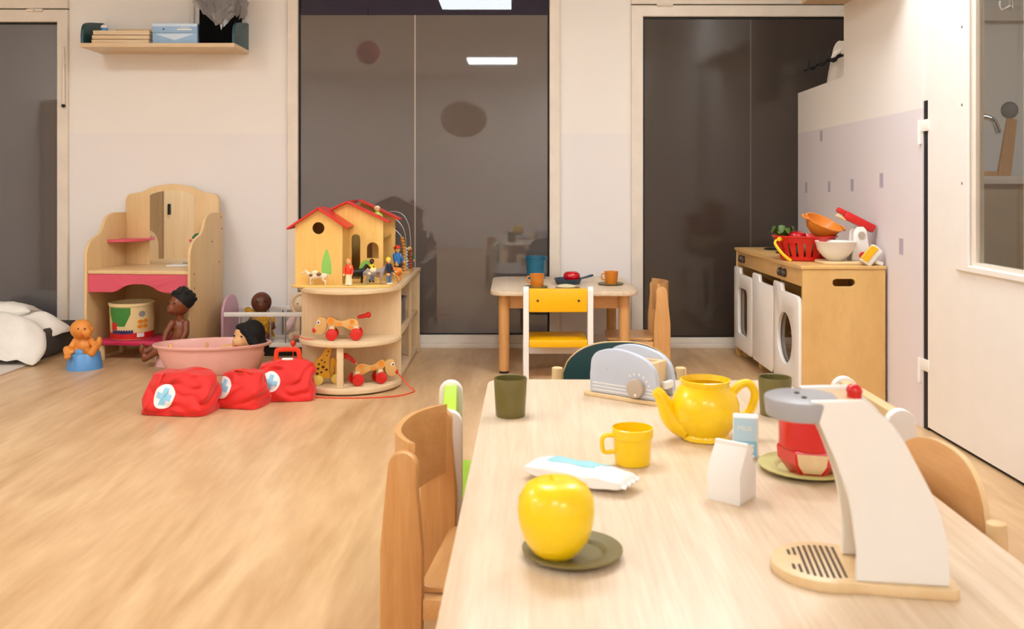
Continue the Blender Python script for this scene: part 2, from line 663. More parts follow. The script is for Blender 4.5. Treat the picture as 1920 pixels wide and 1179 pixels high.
# ================================================================== THE ROOM
WY = 5.75            # inner face of the back wall
CEIL = 2.7
KX = WY / 1750.0     # metres per pixel on the back wall


def wx(px):
    return (px - 960) * KX


def wz(py):
    return 1 + (345 - py) * KX


g = G()
g.bb(-4.3, 4.6, -3.2, 6.0, -0.06, 0.0)
struct(g.build('floor', 'floor'))
g = G()
g.bb(-4.3, 4.6, -3.2, 6.0, CEIL, CEIL + 0.08)
struct(g.build('ceiling', 'ceil'))
g = G()
g.bb(-4.3, -4.2, -3.1, 5.9, 0, CEIL)
struct(g.build('wall_left', 'wall'))
g = G()
g.bb(-4.3, 4.6, -3.2, -3.1, 0, CEIL)
struct(g.build('wall_rear', 'wall'))
g = G()
g.bb(4.5, 4.6, -3.1, 5.9, 0, CEIL)
struct(g.build('wall_right', 'greige'))

# back wall with its three openings
LW0, LW1 = -3.95, wx(130)
MW0, MW1 = wx(540), wx(1050)
RW0, RW1 = wx(1183), 2.45
g = G()
g.bb(-4.2, LW0, WY, WY + 0.15, 0, CEIL)
g.bb(LW1, MW0, WY, WY + 0.15, 0, CEIL)
g.bb(MW1, RW0, WY, WY + 0.15, 0, CEIL)
g.bb(RW1, 4.5, WY, WY + 0.15, 0, CEIL)
struct(g.build('wall_back', 'wall'))


def glazing(name, x0, x1, gx0, gx1, gz0, gz1, ztop, film, seam_m, joints, filmtop, label, gap_z=None, fright=None):
    """a full-height window: frame, black gasket, clear pane, film sheets on the room side"""
    w = sempty(name, (0, WY, 0), label)
    g = G()
    g.plate(rect(x0, x1, 0.0, gz1 + 0.075 if gap_z is None else gap_z), [rect(gx0, gx1, gz0, gz1)], 0.09, 'xz', -0.025, bev=0.004)
    g.build('window_frame', 'frame', w)
    if gap_z is not None:
        g = G()
        g.bb(x0, x1, -0.025, 0.065, gap_z + 0.007, CEIL, 0.004)
        g.build('transom_panel', 'frame', w)
        g = G()
        g.bb(x0, x1, 0.0, 0.06, gap_z - 0.002, gap_z + 0.009)
        g.build('gap_seal', 'seal', w)
    g = G()
    g.plate(rect(gx0 - 0.002, gx1 + 0.002, gz0 - 0.002, gz1 + 0.002), [rect(gx0 + 0.010, gx1 - 0.010, gz0 + 0.006, gz1 - 0.012)], 0.02, 'xz', 0.0)
    g.build('gasket', 'seal', w)
    g = G()
    g.bb(gx0 + 0.006, gx1 - 0.006, 0.010, 0.016, gz0 + 0.004, gz1 - 0.006)
    g.build('pane', 'pane', w)
    xs = [gx0 + 0.010] + joints + [gx1 - 0.010]
    for a, b in zip(xs, xs[1:]):
        g = G()
        g.bb(a + 0.001, b - 0.001, 0.0075, 0.0095, gz0 + 0.007, filmtop)
        g.build('privacy_film', film, w)
    for j in joints:
        g = G()
        g.bb(j - 0.0045, j + 0.0045, 0.006, 0.0076, gz0 + 0.007, filmtop)
        g.build('film_seam', seam_m, w)
    return w


w1 = glazing('window_1', LW0, LW1, -3.88, wx(110), 0.06, wz(42), 2.4, 'film_left', 'seam', [wx(12) - 0.3],
             wz(42) - 0.012, 'glazed door with grey frosted film at the left edge, hinge on its jamb', gap_z=wz(19))
w2 = glazing('window_2', MW0, MW1, wx(560), wx(1030), wz(627), 2.60, 2.60, 'film_mid', 'seam', [wx(778)],
             wz(28), 'wide floor-length window with grey frosted film and dark clear strip on top')
w3 = glazing('window_3', RW0, RW1, wx(1205), 2.38, wz(632), wz(32), 2.3, 'film_right', 'seam_d', [wx(1408), 2.1],
             wz(32) - 0.012, 'dark frosted glass door to the right of the pale pillar', gap_z=wz(11))
# hinges and stays on the frames
for (w, px, py) in ((w1, 70, 21), (w3, 1245, 11)):
    g = G()
    g.cyl((wx(px) - 0.05, -0.032, wz(py)), (wx(px) - 0.004, -0.032, wz(py)), 0.008)
    g.cyl((wx(px) + 0.002, -0.032, wz(py)), (wx(px) + 0.05, -0.032, wz(py)), 0.008)
    g.bb(wx(px) - 0.045, wx(px) + 0.045, -0.03, -0.024, wz(py) - 0.012, wz(py) + 0.012, 0.001)
    g.build('hinge', 'frame', w)
g = G()
g.cyl((wx(124), -0.034, wz(198)), (wx(124), -0.034, wz(120)), 0.009)
g.cyl((wx(124), -0.034, wz(116)), (wx(124), -0.034, wz(90)), 0.006)
g.build('hinge', 'frame', w1)
g = G()
g.ell((wx(124), -0.036, wz(199)), (0.012, 0.01, 0.012))
g.build('hinge_cap', 'seal', w1)
# thin joint lines beside the frames and skirting
for nm, a, b in (('baseboard_back', LW1, MW0), ('baseboard_pillar', MW1, RW0)):
    g = G()
    g.bb(a, b, WY - 0.012, WY, 0, 0.075, 0.003)
    struct(g.build(nm, 'frame'))
for nm, a, b in (('trim_1', MW0, MW1), ('trim_2', RW0, 1.62)):
    g = G()
    g.bb(a, b, WY - 0.075, WY - 0.026, 0, 0.028, 0.003)
    struct(g.build(nm, 'frame'), 'pale threshold strip under the glazing')
g = G()
g.bb(-1.99, -1.955, WY - 0.012, WY, 1.84, 2.5, 0.002)
struct(g.build('trim_3', 'wall'), 'pale cable duct on the wall above the shelf')

# right-hand partition (slightly out of square) with its high opening
PO = Vector((1.685, 3.83, 0))
PANG = math.atan2(0.079, 1.92)


def part_d(px):
    return (1.685 - 0.0411 * 3.83) / ((px - 960) / 1750 - 0.0411)


wr = sempty('wall_partition', PO, 'white partition wall with a high opening towards the glass door', -math.degrees(PANG))
g = G()
ue = 1.93
g.plate([(0.0, 0), (ue, 0), (ue, 1.56), (1.03, 1.56), (1.03, CEIL), (0.0, CEIL)], th=0.10, plane='yz')
g.build('partition_panel', 'wall_r', wr)
for i, (px, py, w_, h_) in enumerate(((1540, 255, 8, 20), (1512, 352, 8, 20), (1555, 350, 8, 20), (1598, 347, 9, 23), (1653, 338, 10, 27), (1690, 462, 11, 30))):
    d = part_d(px)
    u = (d - 3.83) / math.cos(PANG)
    z = 1 + (345 - py) * d / 1750
    hh = h_ * d / 1750
    uu = 0.045
    g = G()
    g.bb(-0.0016, -0.0002, u - uu / 2, u + uu / 2, z - hh / 2, z + hh / 2)
    g.build('sticker', 'tag', wr)
# door in line with the partition
DX = 1.688
dr = sempty('door_1', (DX, 0, 0), 'white door with a narrow glazed panel and black hinge gap')
dy0, dy1 = 2.70, 3.788
gy0, gy1, gzb, gzt = 3.06, 3.43, 0.70, 1.98
g = G()
g.plate(rect(dy0, dy1, 0.014, 2.12), [rect(gy0, gy1, gzb, gzt)], 0.045, 'yz', 0.0)
g.build('door_leaf', 'white', dr)
g = G()
g.plate(rect(gy0 - 0.10, gy1 + 0.10, gzb - 0.025, gzt + 0.03), [rect(gy0, gy1, gzb + 0.0, gzt)], 0.012, 'yz', -0.012, bev=0.004)
g.build('glazing_trim', 'white', dr)
g = G()
g.plate(rect(gy0 - 0.0, gy1 + 0.0, gzb + 0.0, gzt), [rect(gy0 + 0.012, gy1 - 0.022, gzb + 0.012, gzt - 0.01)], 0.03, 'yz', 0.006)
g.build('glazing_bead', 'frame', dr)
g = G()
g.bb(0.018, 0.022, gy0 + 0.01, gy1 - 0.02, gzb + 0.01, gzt - 0.01)
g.build('pane', 'doorglass', dr)
for z in (1.585, 1.295, 1.003):
    g = G()
    g.cyl((-0.0135, gy1 + 0.045, z), (-0.011, gy1 + 0.045, z), 0.005, n=12)
    g.build('screw', 'steel', dr)
g = G()
g.bb(0.002, 0.05, 3.789, 3.829, 0.0, 1.34)
g.build('gap_seal', 'seal', dr)
g = G()
g.bb(0.0, 0.05, 3.789, 3.829, 1.3405, CEIL)
g.build('jamb', 'white', dr)
g = G()
g.bb(0.01, 0.04, dy0, dy1, 0.0, 0.013)  # black strip stands in for the shade in the gap under the door
g.build('bottom_gap_shade', 'seal', dr)
for py in (235, 684):
    z = 1 - (py - 345) * 3.81 / 1750
    g = G()
    g.bb(-0.006, 0.002, 3.775, 3.85, z - 0.024, z + 0.024, 0.002)
    g.cyl((-0.008, 3.846, z - 0.075), (-0.008, 3.846, z + 0.024), 0.009, n=12)
    g.build('hinge', 'white', dr)
# wall on towards the camera side, past the door
g = G()
g.bb(DX, DX + 0.1, -3.1, dy0 - 0.004, 0, CEIL)
struct(g.build('wall_doorside', 'wall_r'))
g = G()
g.bb(DX, DX + 0.1, dy0 - 0.004, 3.789, 2.126, CEIL)
struct(g.build('wall_lintel', 'wall_r'))

# room beyond the partition, seen through the door glass
t = thing('changing_counter', 'tan counter with pale worktop seen through the door glass', 'counter', (3.0, 5.30, 0))
g = G()
g.bb(-0.75, 0.9, 0.0, 0.42, 0, 1.0)
g.build('front_panel', 'tan_room', t)
g = G()
g.bb(-0.78, 0.93, -0.03, 0.42, 1.0, 1.045, 0.004)
g.build('worktop', 'frame', t)
t = thing('tap', 'chrome swan-neck tap behind the door glass', 'tap', (2.62, 5.42, 1.045))
g = G()
g.cyl((0, 0, 0), (0, 0, 0.03), 0.035)
g.cyl((0, 0, 0.03), (0, 0, 0.27), 0.022)
g.build('body', 'chrome', t)
g = G()
g.tube(smooth_pts([(0, 0, 0.27), (0.02, -0.01, 0.33), (0.1, -0.02, 0.345), (0.16, -0.03, 0.32), (0.19, -0.03, 0.25)], 5), 0.017, 10)
g.build('spout', 'chrome', t)
g = G()
g.cyl((-0.02, -0.02, 0.2), (0.05, -0.05, 0.2), 0.012)
g.ell((0.05, -0.05, 0.2), 0.02)
g.build('handle', 'chrome', t)
t = thing('wooden_plank', 'leaning wooden plank with dark round tip behind the door glass', 'plank', (2.86, 5.42, 1.045))
g = G()
g.plate([(-0.04, 0), (0.04, 0), (0.075, 0.33), (0.02, 0.34)], th=0.02, plane='xz', bev=0.002)
g.build('board', 'beech', t)
g = G()
g.ell((0.035, 0.01, 0.385), (0.05, 0.03, 0.05))
g.build('knob', 'greybox', t)
g = G()
g.bb(-0.2, -0.04, 0, 0.05, 0, 0.03, 0.003)
g.build('foot', 'beech', t)
g = G()
g.bb(2.5, 4.5, WY - 0.05, WY - 0.002, 2.0, 2.09)
struct(g.build('trim_4', 'frame'), 'pale rail high on the wall behind the door glass')

# rail with hooks and a bag in the opening
t = thing('hook_rail', 'black rail with bent hooks in the opening above the partition', 'hook rail', (1.80, 4.86, 1.70))
g = G()
g.cyl((0, 0, 0), (0, 0.88, 0), 0.007)
g.build('rail', 'black', t)
for y in (0.24, 0.42, 0.6):
    g = G()
    g.tube(smooth_pts([(0, y, 0.008), (-0.02, y, 0.0), (-0.035, y - 0.01, -0.025), (-0.06, y - 0.02, -0.03), (-0.075, y - 0.02, 0.0), (-0.07, y - 0.02, 0.025)], 4), 0.007, 8)
    g.build('hook', 'black', t)
t = thing('hanging_bag', 'white cloth bag hanging in the opening above the partition', 'bag', (1.90, 5.26, 1.35))


def bagf(x, y, z):
    k = 1 - 0.25 * max(0, z) * 2
    n = noise.noise(Vector((x * 3, y * 3, z * 3))) * 0.03
    return (x * 0.13 * (1 - abs(z) ** 3) + n, y * 0.36 * k + n, 0.2 + z * 0.4 + n + 0.06 * math.cos(y * 3))


g = G()
g.soft(bagf, 8)
g.build('bag_body', 'cloth', t)
g = G()
g.tube(smooth_pts([(0, -0.08, 0.39), (-0.04, -0.05, 0.42), (-0.1, 0.0, 0.355), (-0.04, 0.05, 0.42), (0, 0.08, 0.39)], 4), 0.006, 6)
g.build('strap', 'cloth', t)

# ------------------------------------------------------------------ ceiling lamps
spots = [(-0.27, -1.3, 'square ceiling panel mirrored in the middle of the frosted window'),
         (-0.34, 2.81, 'square ceiling panel mirrored at the top of the wide window'),
         (-2.7, 2.81, 'square ceiling panel above the vanity corner on the left'),
         (-3.45, -1.3, 'unseen fill panel on the left, behind the viewer'),  # unseen fill panel, added where no pane mirrors it
         (1.35, -2.0, 'added fill panel on the right, behind the viewer'),  # added as front fill for surfaces that face the camera
         (1.05, 3.4, 'added fill panel on the right, in front of the dark glass door'),  # added off the grid to brighten partition and play kitchen
         (-3.7, 0.75, 'added fill panel at the far left, between the two rows'),  # added, out of view, to put more light on the walls
         (3.5, 3.6, 'dimmer square ceiling panel in the room beyond the door')]
for i, (x, y, lab) in enumerate(spots):
    t = thing('ceiling_light', lab, 'ceiling light', (x, y, CEIL), 0, 'square ceiling panels')
    g = G()
    g.plate(rect(-0.35, 0.35, -0.35, 0.35), [rect(-0.335, 0.335, -0.335, 0.335)], 0.012, 'xy', -0.0122)
    g.build('frame', 'white', t)
    g = G()
    g.bb(-0.334, 0.334, -0.334, 0.334, -0.008, -0.002)
    g.build('diffuser', 'lamp_side' if i == 7 else 'lamp', t)

# paper lanterns behind and beside the viewer, mirrored in the frosted film
for (x, y, z, rx, rz_, m, lab) in ((-0.62, -0.5, 1.84, 0.30, 0.24, 'lantern_tan', 'large tan paper lantern mirrored in the middle of the frosted window'),
                                   (-1.39, 2.5, 2.27, 0.115, 0.115, 'lantern_red', 'small red paper lantern mirrored high in the frosted window')):
    t = thing('paper_lantern', lab, 'lantern', (x, y, z), 0, 'hanging paper lanterns')
    g = G()
    g.lathe([(rx * math.sin(PI * k / 16) * (1 + 0.02 * (-1) ** k), -rz_ * math.cos(PI * k / 16)) for k in range(1, 16)], 28)
    g.build('shade', m, t)
    g = G()
    g.cyl((0, 0, rz_ * 0.9), (0, 0, CEIL - z - 0.001), 0.003, n=6)
    g.build('cord', 'black', t)

# tall cupboard on the left wall, mirrored in the vanity glass
t = thing('cupboard', 'tall pale wooden cupboard mirrored in the vanity glass', 'cupboard', (-3.93, 2.3, 0))
g = G()
g.bb(-0.26, 0.23, -0.9, 0.9, 0, 1.75, 0.004)
g.build('body', 'birch_v', t)
for k in range(3):
    y0 = -0.89 + k * 0.597
    g = G()
    g.bb(0.231, 0.25, y0, y0 + 0.585, 0.08, 1.3, 0.003)
    dd = g.build('door', 'birch_v', t)
    g = G()
    g.bb(0.25, 0.27, y0 + 0.5, y0 + 0.53, 0.72, 0.82, 0.004)
    g.build('handle', 'black', dd)
for k in range(3):
    y0 = -0.85 + k * 0.6
    g = G()
    g.bb(0.2305, 0.238, y0, y0 + 0.5, 1.36, 1.68, 0.002)
    g.build('niche', 'brownhole', t)


# ================================================================== FOREGROUND TABLE
TZ = 0.43
t = thing('nursery_table', 'pale wood table in the foreground laid with toy crockery', 'table', (0.346, 1.85, 0), -1.1)
g = G()
g.plate(rrect(-0.4325, 0.4325, -0.89, 0.875, 0.05), th=0.026, plane='xy', off=TZ - 0.026, bev=0.005, seg=2)
g.build('tabletop', 'ash', t)
g = G()
g.plate(rect(-0.37, 0.37, -0.82, 0.81), [rect(-0.345, 0.345, -0.795, 0.785)], 0.07, 'xy', TZ - 0.0965)
g.build('apron', 'beech_h', t)
for sx in (-1, 1):
    for y in (-0.8, 0.79):
        g = G()
        g.cyl((sx * 0.35, y, 0), (sx * 0.35, y, TZ - 0.0262), 0.028, 0.032, 20)
        g.build('leg', 'beech', t)


def on_table(px, py, h=0.0):
    d = (1 - TZ - h) * 1750 / (py - 345)
    return Vector(((px - 960) * d / 1750, d, TZ + h))


def tumbler(name, label, loc, rt, rb, h, m, grp=None):
    g = G()
    g.lathe([(0, 0), (rb * 0.96, 0), (rb, 0.003), (rt, h - 0.002), (rt - 0.001, h), (rt - 0.003, h - 0.001),
             (rb - 0.003, 0.006), (0, 0.005)], 36)
    return tag(g.build(name, m, None, loc), label, 'cup', grp)


tumbler('olive_tumbler', 'olive green tumbler standing alone at the left far corner of the table', on_table(957, 779), 0.041, 0.036, 0.094, 'olive', 'olive tumblers')
tumbler('olive_tumbler', 'olive green tumbler behind the toy coffee machine and teapot handle', on_table(1453, 777), 0.0405, 0.036, 0.094, 'olive', 'olive tumblers')

# toaster
t = thing('toy_toaster', 'pale grey-blue wooden toy toaster with round dial and pale base board', 'toy toaster', (0.325, 2.505, TZ), -37)
g = G()
g.bb(-0.115, 0.108, -0.066, 0.06, 0, 0.010, 0.002)
g.build('base_board', 'toy_wood', t)
prof = smooth_pts([(-0.1, 0.011), (-0.1, 0.075), (-0.094, 0.105), (-0.07, 0.124), (-0.02, 0.132), (0.03, 0.126), (0.068, 0.112), (0.094, 0.085), (0.1, 0.05), (0.1, 0.011)], 4)
prof = [(p.x, p.y) for p in [Vector((a[0], a[1])) for a in prof]] if False else [(p[0], p[1]) for p in prof]
for nm, y0 in (('front_panel', -0.056), ('back_panel', 0.032)):
    g = G()
    g.plate(prof, th=0.019, plane='xz', off=y0, bev=0.003, seg=2)
    g.build(nm, 'greyblue', t)
g = G()
g.bb(-0.082, 0.084, -0.036, -0.012, 0.011, 0.103, 0.001)
g.bb(-0.082, 0.084, 0.012, 0.031, 0.011, 0.103, 0.001)
g.bb(-0.082, -0.07, -0.012, 0.012, 0.011, 0.103)
g.bb(0.07, 0.084, -0.012, 0.012, 0.011, 0.103)
g.build('wooden_core', 'toy_wood', t)
kx, kz = 0.043, 0.038
g = G()
g.cyl((kx, -0.0565, kz), (kx, -0.072, kz), 0.026, 0.024, 28, bev=0.002)
kn = g.build('dial', 'taupe', t)
g = G()
g.cyl((kx + 0.004, -0.0722, kz - 0.015), (kx + 0.004, -0.0735, kz - 0.015), 0.0035, n=12)
g.build('dial_mark', 'paper', kn)
for a in (125, 103, 80, 57, 35, 15):
    g = G()
    g.box((kx + 0.036 * math.cos(R(a)), -0.0565, kz + 0.036 * math.sin(R(a))), (0.004, 0.001, 0.006), rot=(0, R(90 - a), 0))
    g.build('dial_dash', 'paper', t)
for k in range(3):
    g = G()
    g.bb(-0.092, 0.092, -0.0568, -0.0558, 0.018 + k * 0.009, 0.0205 + k * 0.009)
    g.build('stripe', 'paper', t)
g = G()
g.bb(0.084, 0.104, -0.006, 0.006, 0.042, 0.052, 0.002)
g.bb(0.098, 0.112, -0.02, 0.02, 0.036, 0.056, 0.004)
g.build('lever', 'whiteglow', t)
g = G()
g.cyl((-0.045, -0.0561, 0.078), (-0.045, -0.0568, 0.078), 0.0022, n=10)
g.build('pin', 'taupe', t)

# teapot
t = thing('toy_teapot', 'lidless yellow plastic toy teapot beside the grey toaster', 'teapot', on_table(1322, 822), 4)
g = G()
g.lathe([(0, 0.0), (0.050, 0.0), (0.054, 0.003), (0.054, 0.008), (0.051, 0.014), (0.060, 0.026), (0.070, 0.044), (0.0755, 0.064), (0.0745, 0.084),
         (0.067, 0.103), (0.057, 0.116), (0.0525, 0.121), (0.0545, 0.128), (0.056, 0.133), (0.0535, 0.134), (0.0505, 0.121), (0.055, 0.115), (0.065, 0.102),
         (0.0725, 0.084), (0.0735, 0.064), (0.067, 0.044), (0.055, 0.024), (0, 0.012)], 44)
g.build('pot_body', 'yellow', t)
g = G()
sp = smooth_pts([(-0.045, 0, 0.030), (-0.066, 0, 0.038), (-0.082, 0, 0.055), (-0.092, 0, 0.078), (-0.102, 0, 0.098), (-0.113, 0, 0.108)], 5)
g.tube(sp, [0.030 + (0.0115 - 0.030) * (i / (len(sp) - 1)) ** 0.75 for i in range(len(sp))], 16)
g.build('spout', 'yellow', t)
g = G()
g.tube(smooth_pts([(0.064, 0, 0.103), (0.082, 0, 0.120), (0.101, 0, 0.121), (0.113, 0, 0.103), (0.111, 0, 0.080), (0.098, 0, 0.055), (0.073, 0, 0.045)], 5), 0.0095, 12)
g.build('handle', 'yellow', t)

# yellow mug
t = thing('toy_mug', 'small yellow plastic mug with its handle to the left', 'mug', on_table(1186, 869), 4)
g = G()
g.lathe([(0, 0), (0.033, 0), (0.0355, 0.002), (0.0365, 0.012), (0.0385, 0.045), (0.0395, 0.054), (0.0415, 0.056), (0.0418, 0.074), (0.040, 0.075), (0.0385, 0.056), (0.034, 0.008), (0, 0.006)], 40)
g.build('mug_body', 'yellow', t)
g = G()
g.tube(smooth_pts([(-0.036, 0, 0.058), (-0.052, 0, 0.059), (-0.062, 0, 0.053), (-0.062, 0, 0.034), (-0.057, 0, 0.025), (-0.036, 0, 0.026)], 4), 0.0052, 8, flat=(1.3, 0.9))
g.build('handle', 'yellow', t)

# blue milk carton
t = thing('milk_carton', 'slim blue and white wooden carton printed MILK beside the teapot', 'carton', on_table(1398, 856), -13)
g = G()
g.bb(-0.0255, 0.0255, -0.012, 0.02, 0, 0.086, 0.0025)
g.build('block', 'paper', t)
g = G()
g.bb(-0.0248, 0.0225, -0.0127, -0.0119, 0.036, 0.0825)
g.build('upper_print', 'milk_blue', t)
g = G()
g.bb(-0.0248, 0.0225, -0.0127, -0.0119, 0.002, 0.0358)
g.build('lower_print', 'milk_blue2', t)
text_mesh('MILK', 0.014, 'lettering', 'paper', t, Matrix.Translation((-0.0015, -0.0129, 0.062)) @ FACE_FRONT)
g = G()
cow = circ(0.009, 0.018, 0.0075, 0.008, 16)
g.plate(cow, th=0.0004, plane='xz', off=-0.0131)
g.plate(rect(0.001, 0.017, 0.025, 0.029), th=0.0004, plane='xz', off=-0.0131)
g.plate(circ(0.011, 0.005, 0.008, 0.004, 14), th=0.0004, plane='xz', off=-0.0131)
g.build('cow_print', 'paper', t)

# white gable carton
t = thing('gable_carton', 'plain white gable-top toy carton at the front of the milk block', 'carton', on_table(1372, 933), -40)
g = G()
a, b, e, h = 0.0325, 0.0325, 0.053, 0.097
pts = [(-b, 0), (b, 0), (b, e), (0.004, h), (-0.004, h), (-b, e)]
g.plate(pts, th=2 * a, plane='yz', off=-a, bev=0.0025, seg=2)
g.build('carton_body', 'paper', t)
g = G()
g.bb(-a + 0.001, a - 0.001, -0.0042, 0.0042, h - 0.003, h + 0.006, 0.001)
g.build('top_ridge', 'paper', t)

# foil packet
t = thing('soft_packet', 'white soft packet with pale blue band lying behind the yellow apple', 'packet', on_table(1086, 905), -33)


def pk(x, y, z):
    q = max(0.0, 1 - (abs(x) * 2) ** 3.2)
    e = max(0.0, 1 - (abs(y) * 2) ** 2.6)
    k = 0.12 + 0.88 * math.sqrt(q) * (0.35 + 0.65 * e)
    n = noise.noise(Vector((x * 7, y * 5, z * 2 + 3))) * 0.004
    w = 0.082 * (0.75 + 0.25 * math.sqrt(q))
    return (x * 0.215, y * w + n * 0.6, 0.019 + z * 0.038 * k + n * q)


g = G()
g.soft(pk, 18)
bmp = g.bm.copy()
pb = g.build('packet_body', 'paper', t, ang=70)
bv = BVHTree.FromBMesh(bmp)


def project(bv, pts2, faces, place, dirv, lift, name, m, parent, **k):
    g = G()
    vs = []
    used = {i for f in faces for i in f}
    for i, p in enumerate(pts2):
        if i not in used:
            vs.append(None)
            continue
        o = place(p)
        h = bv.ray_cast(o, dirv)
        q = h[0] if h[0] is not None else bv.find_nearest(Vector((o.x, -0.05, o.z)))[0]
        vs.append(g.bm.verts.new(q - dirv * lift))
    for f in faces:
        try:
            g.bm.faces.new([vs[i] for i in f])
        except ValueError:
            pass
    return g.build(name, m, parent, ang=75)


def grid_patch(inside, nx, ny, x0, x1, y0, y1):
    """grid of quads whose centres satisfy inside()"""
    pts = [(x0 + (x1 - x0) * i / nx, y0 + (y1 - y0) * j / ny) for j in range(ny + 1) for i in range(nx + 1)]
    fs = []
    for j in range(ny):
        for i in range(nx):
            cx = x0 + (x1 - x0) * (i + 0.5) / nx
            cy = y0 + (y1 - y0) * (j + 0.5) / ny
            if inside(cx, cy):
                a = j * (nx + 1) + i
                fs.append((a, a + 1, a + nx + 2, a + nx + 1))
    return pts, fs


def disc_patch(r, rings=7, n=28):
    pts = [(0, 0)]
    fs = []
    for i in range(1, rings + 1):
        for k in range(n):
            a = 2 * PI * k / n
            pts.append((r * i / rings * math.cos(a), r * i / rings * math.sin(a)))
    for k in range(n):
        fs.append((0, 1 + k, 1 + (k + 1) % n))
    for i in range(rings - 1):
        for k in range(n):
            A = 1 + i * n
            B = A + n
            fs.append((A + k, A + (k + 1) % n, B + (k + 1) % n, B + k))
    return pts, fs


pts, fs = grid_patch(lambda x, y: -0.066 < x < 0.045 + 0.5 * y and -0.016 < y < 0.036, 40, 18, -0.08, 0.07, -0.036, 0.04)
project(bv, pts, fs, lambda p: Vector((p[0], p[1], 0.2)), Vector((0, 0, -1)), 0.0006, 'blue_band', 'ltcyan', t)
g = G()
for k in range(8):
    y = -0.03 + k * 0.0085
    g.box((0.108, y, 0.019 + 0.002 * (k % 2)), (0.012, 0.009, 0.003), rot=(R(25 * (-1) ** k), 0, 0))
g.build('crimped_end', 'paper', t)


# plates
def plate(name, label, loc, r, h, m, grp):
    g = G()
    g.lathe([(0, 0.002), (r * 0.55, 0.0), (r * 0.62, 0.0), (r * 0.97, h - 0.004), (r, h - 0.002), (r, h), (r * 0.985, h + 0.0008), (r * 0.7, h - 0.002),
             (r * 0.66, h - 0.003), (r * 0.60, 0.005), (0, 0.0045)], 56)
    return tag(g.build(name, m, None, loc), label, 'plate', grp)


plate('toy_plate', 'dull olive toy plate under the yellow apple', on_table(1073, 1043), 0.077, 0.014, 'olive_dk', 'toy plates on the big table')
plate('toy_plate', 'sage green toy plate under the red toy', on_table(1513, 883), 0.094, 0.014, 'sage', 'toy plates on the big table')

# apple
t = thing('toy_apple', 'shiny yellow toy apple on the olive plate', 'toy apple', (0.0665, 1.405, TZ + 0.0048))
g = G()
g.lathe([(0, 0.0), (0.014, 0.0005), (0.024, 0.005), (0.037, 0.016), (0.049, 0.034), (0.0560, 0.055), (0.0583, 0.075), (0.0560, 0.095), (0.047, 0.111),
         (0.034, 0.119), (0.020, 0.1215), (0.010, 0.1208), (0.003, 0.1190), (0, 0.1185)], 48)
g.build('fruit', 'apple', t)
g = G()
g.cyl((-0.004, 0, 0.117), (-0.009, 0, 0.1275), 0.003, 0.002, 10)
g.build('stem', 'apple', t)

# red toy on the sage plate
t = thing('red_toy_pot', 'red toy pot with a wooden face standing on the sage plate', 'toy pot', (0.583, 1.822, TZ + 0.0048), -14)
g = G()
g.lathe([(0, 0), (0.038, 0), (0.042, 0.004), (0.062, 0.030), (0.064, 0.052), (0.062, 0.056), (0, 0.056)], 6)
g.build('lower_bowl', 'red', t, ang=20)
g = G()
g.lathe([(0, 0.054), (0.0565, 0.054), (0.0605, 0.058), (0.0605, 0.112), (0.057, 0.116), (0, 0.116)], 32)
g.build('upper_drum', 'red', t)
g = G()
yb, yt = -0.0405, -0.0545
q = [(-0.016, 0.012), (0.016, 0.012), (0.0255, 0.030), (0.0285, 0.051), (-0.0285, 0.051), (-0.0255, 0.030)]
vv = [g.bm.verts.new((p[0], -(0.0364 + (0.0537 - 0.0364) * min(1, (p[1] - 0.004) / 0.026)) - 0.002, p[1])) for p in q]
vb = [g.bm.verts.new((v.co.x, v.co.y + 0.008, v.co.z)) for v in vv]
for qd in (vv, vb):
    g.bm.faces.new((qd[0], qd[1], qd[2], qd[5]))
    g.bm.faces.new((qd[5], qd[2], qd[3], qd[4]))
for i in range(6):
    g.bm.faces.new((vv[i], vv[(i + 1) % 6], vb[(i + 1) % 6], vb[i]))
g.build('wooden_face', 'toy_wood', t)

# ------------------------------------------------------------------ toy coffee machine
t = thing('toy_coffee_machine', 'white and wood toy coffee machine with grey brew head and red button', 'toy coffee machine', (0.50, 1.345, TZ), -8.6)
# local frame: x along the side panels, y towards the far panel
outer = [(-0.005, 0.269), (0.037, 0.234), (0.067, 0.181), (0.097, 0.118), (0.108, 0.062), (0.110, 0.016)]
inner = [(-0.013, 0.016), (-0.013, 0.062), (-0.022, 0.124), (-0.040, 0.181), (-0.061, 0.231), (-0.074, 0.265)]
pan = [(p[0], p[1]) for p in smooth_pts([Vector((a, b)) for a, b in outer], 5)] + [(p[0], p[1]) for p in smooth_pts([Vector((a, b)) for a, b in inner], 5)]
tray_c, tray_r = (-0.044 + 0.0, 0.022), 0.077
base = circ(tray_c[0], tray_c[1], tray_r, tray_r, 26, 55, 290)
base += [(0.01, -0.052), (0.04, -0.056), (0.112, -0.056), (0.122, -0.05), (0.124, -0.04), (0.124, 0.062), (0.118, 0.07), (0.02, 0.07)]
g = G()
g.plate(base, th=0.0155, plane='xy', bev=0.0025, seg=2)
g.build('base_board', 'toy_wood', t)
for nm, y in (('near_side_panel', -0.047), ('far_side_panel', 0.050)):
    g = G()
    g.plate(pan, th=0.011, plane='xz', off=y, bev=0.003, seg=2, Mx=Matrix.Translation((0, 0, 0.0)))
    g.build(nm, 'whiteglow', t)
core_o = [(a - 0.006, b - 0.006) for a, b in outer]
core_i = [(a + 0.022, b - 0.004) for a, b in inner]
core = [(p[0], p[1]) for p in smooth_pts([Vector(q) for q in core_o], 5)] + [(p[0], p[1]) for p in smooth_pts([Vector(q) for q in core_i], 5)]
core = [(x, max(0.0158, z)) for x, z in core]
g = G()
g.plate(core, th=0.0855, plane='xz', off=-0.0355)
g.build('wooden_body', 'toy_wood', t)
g = G()
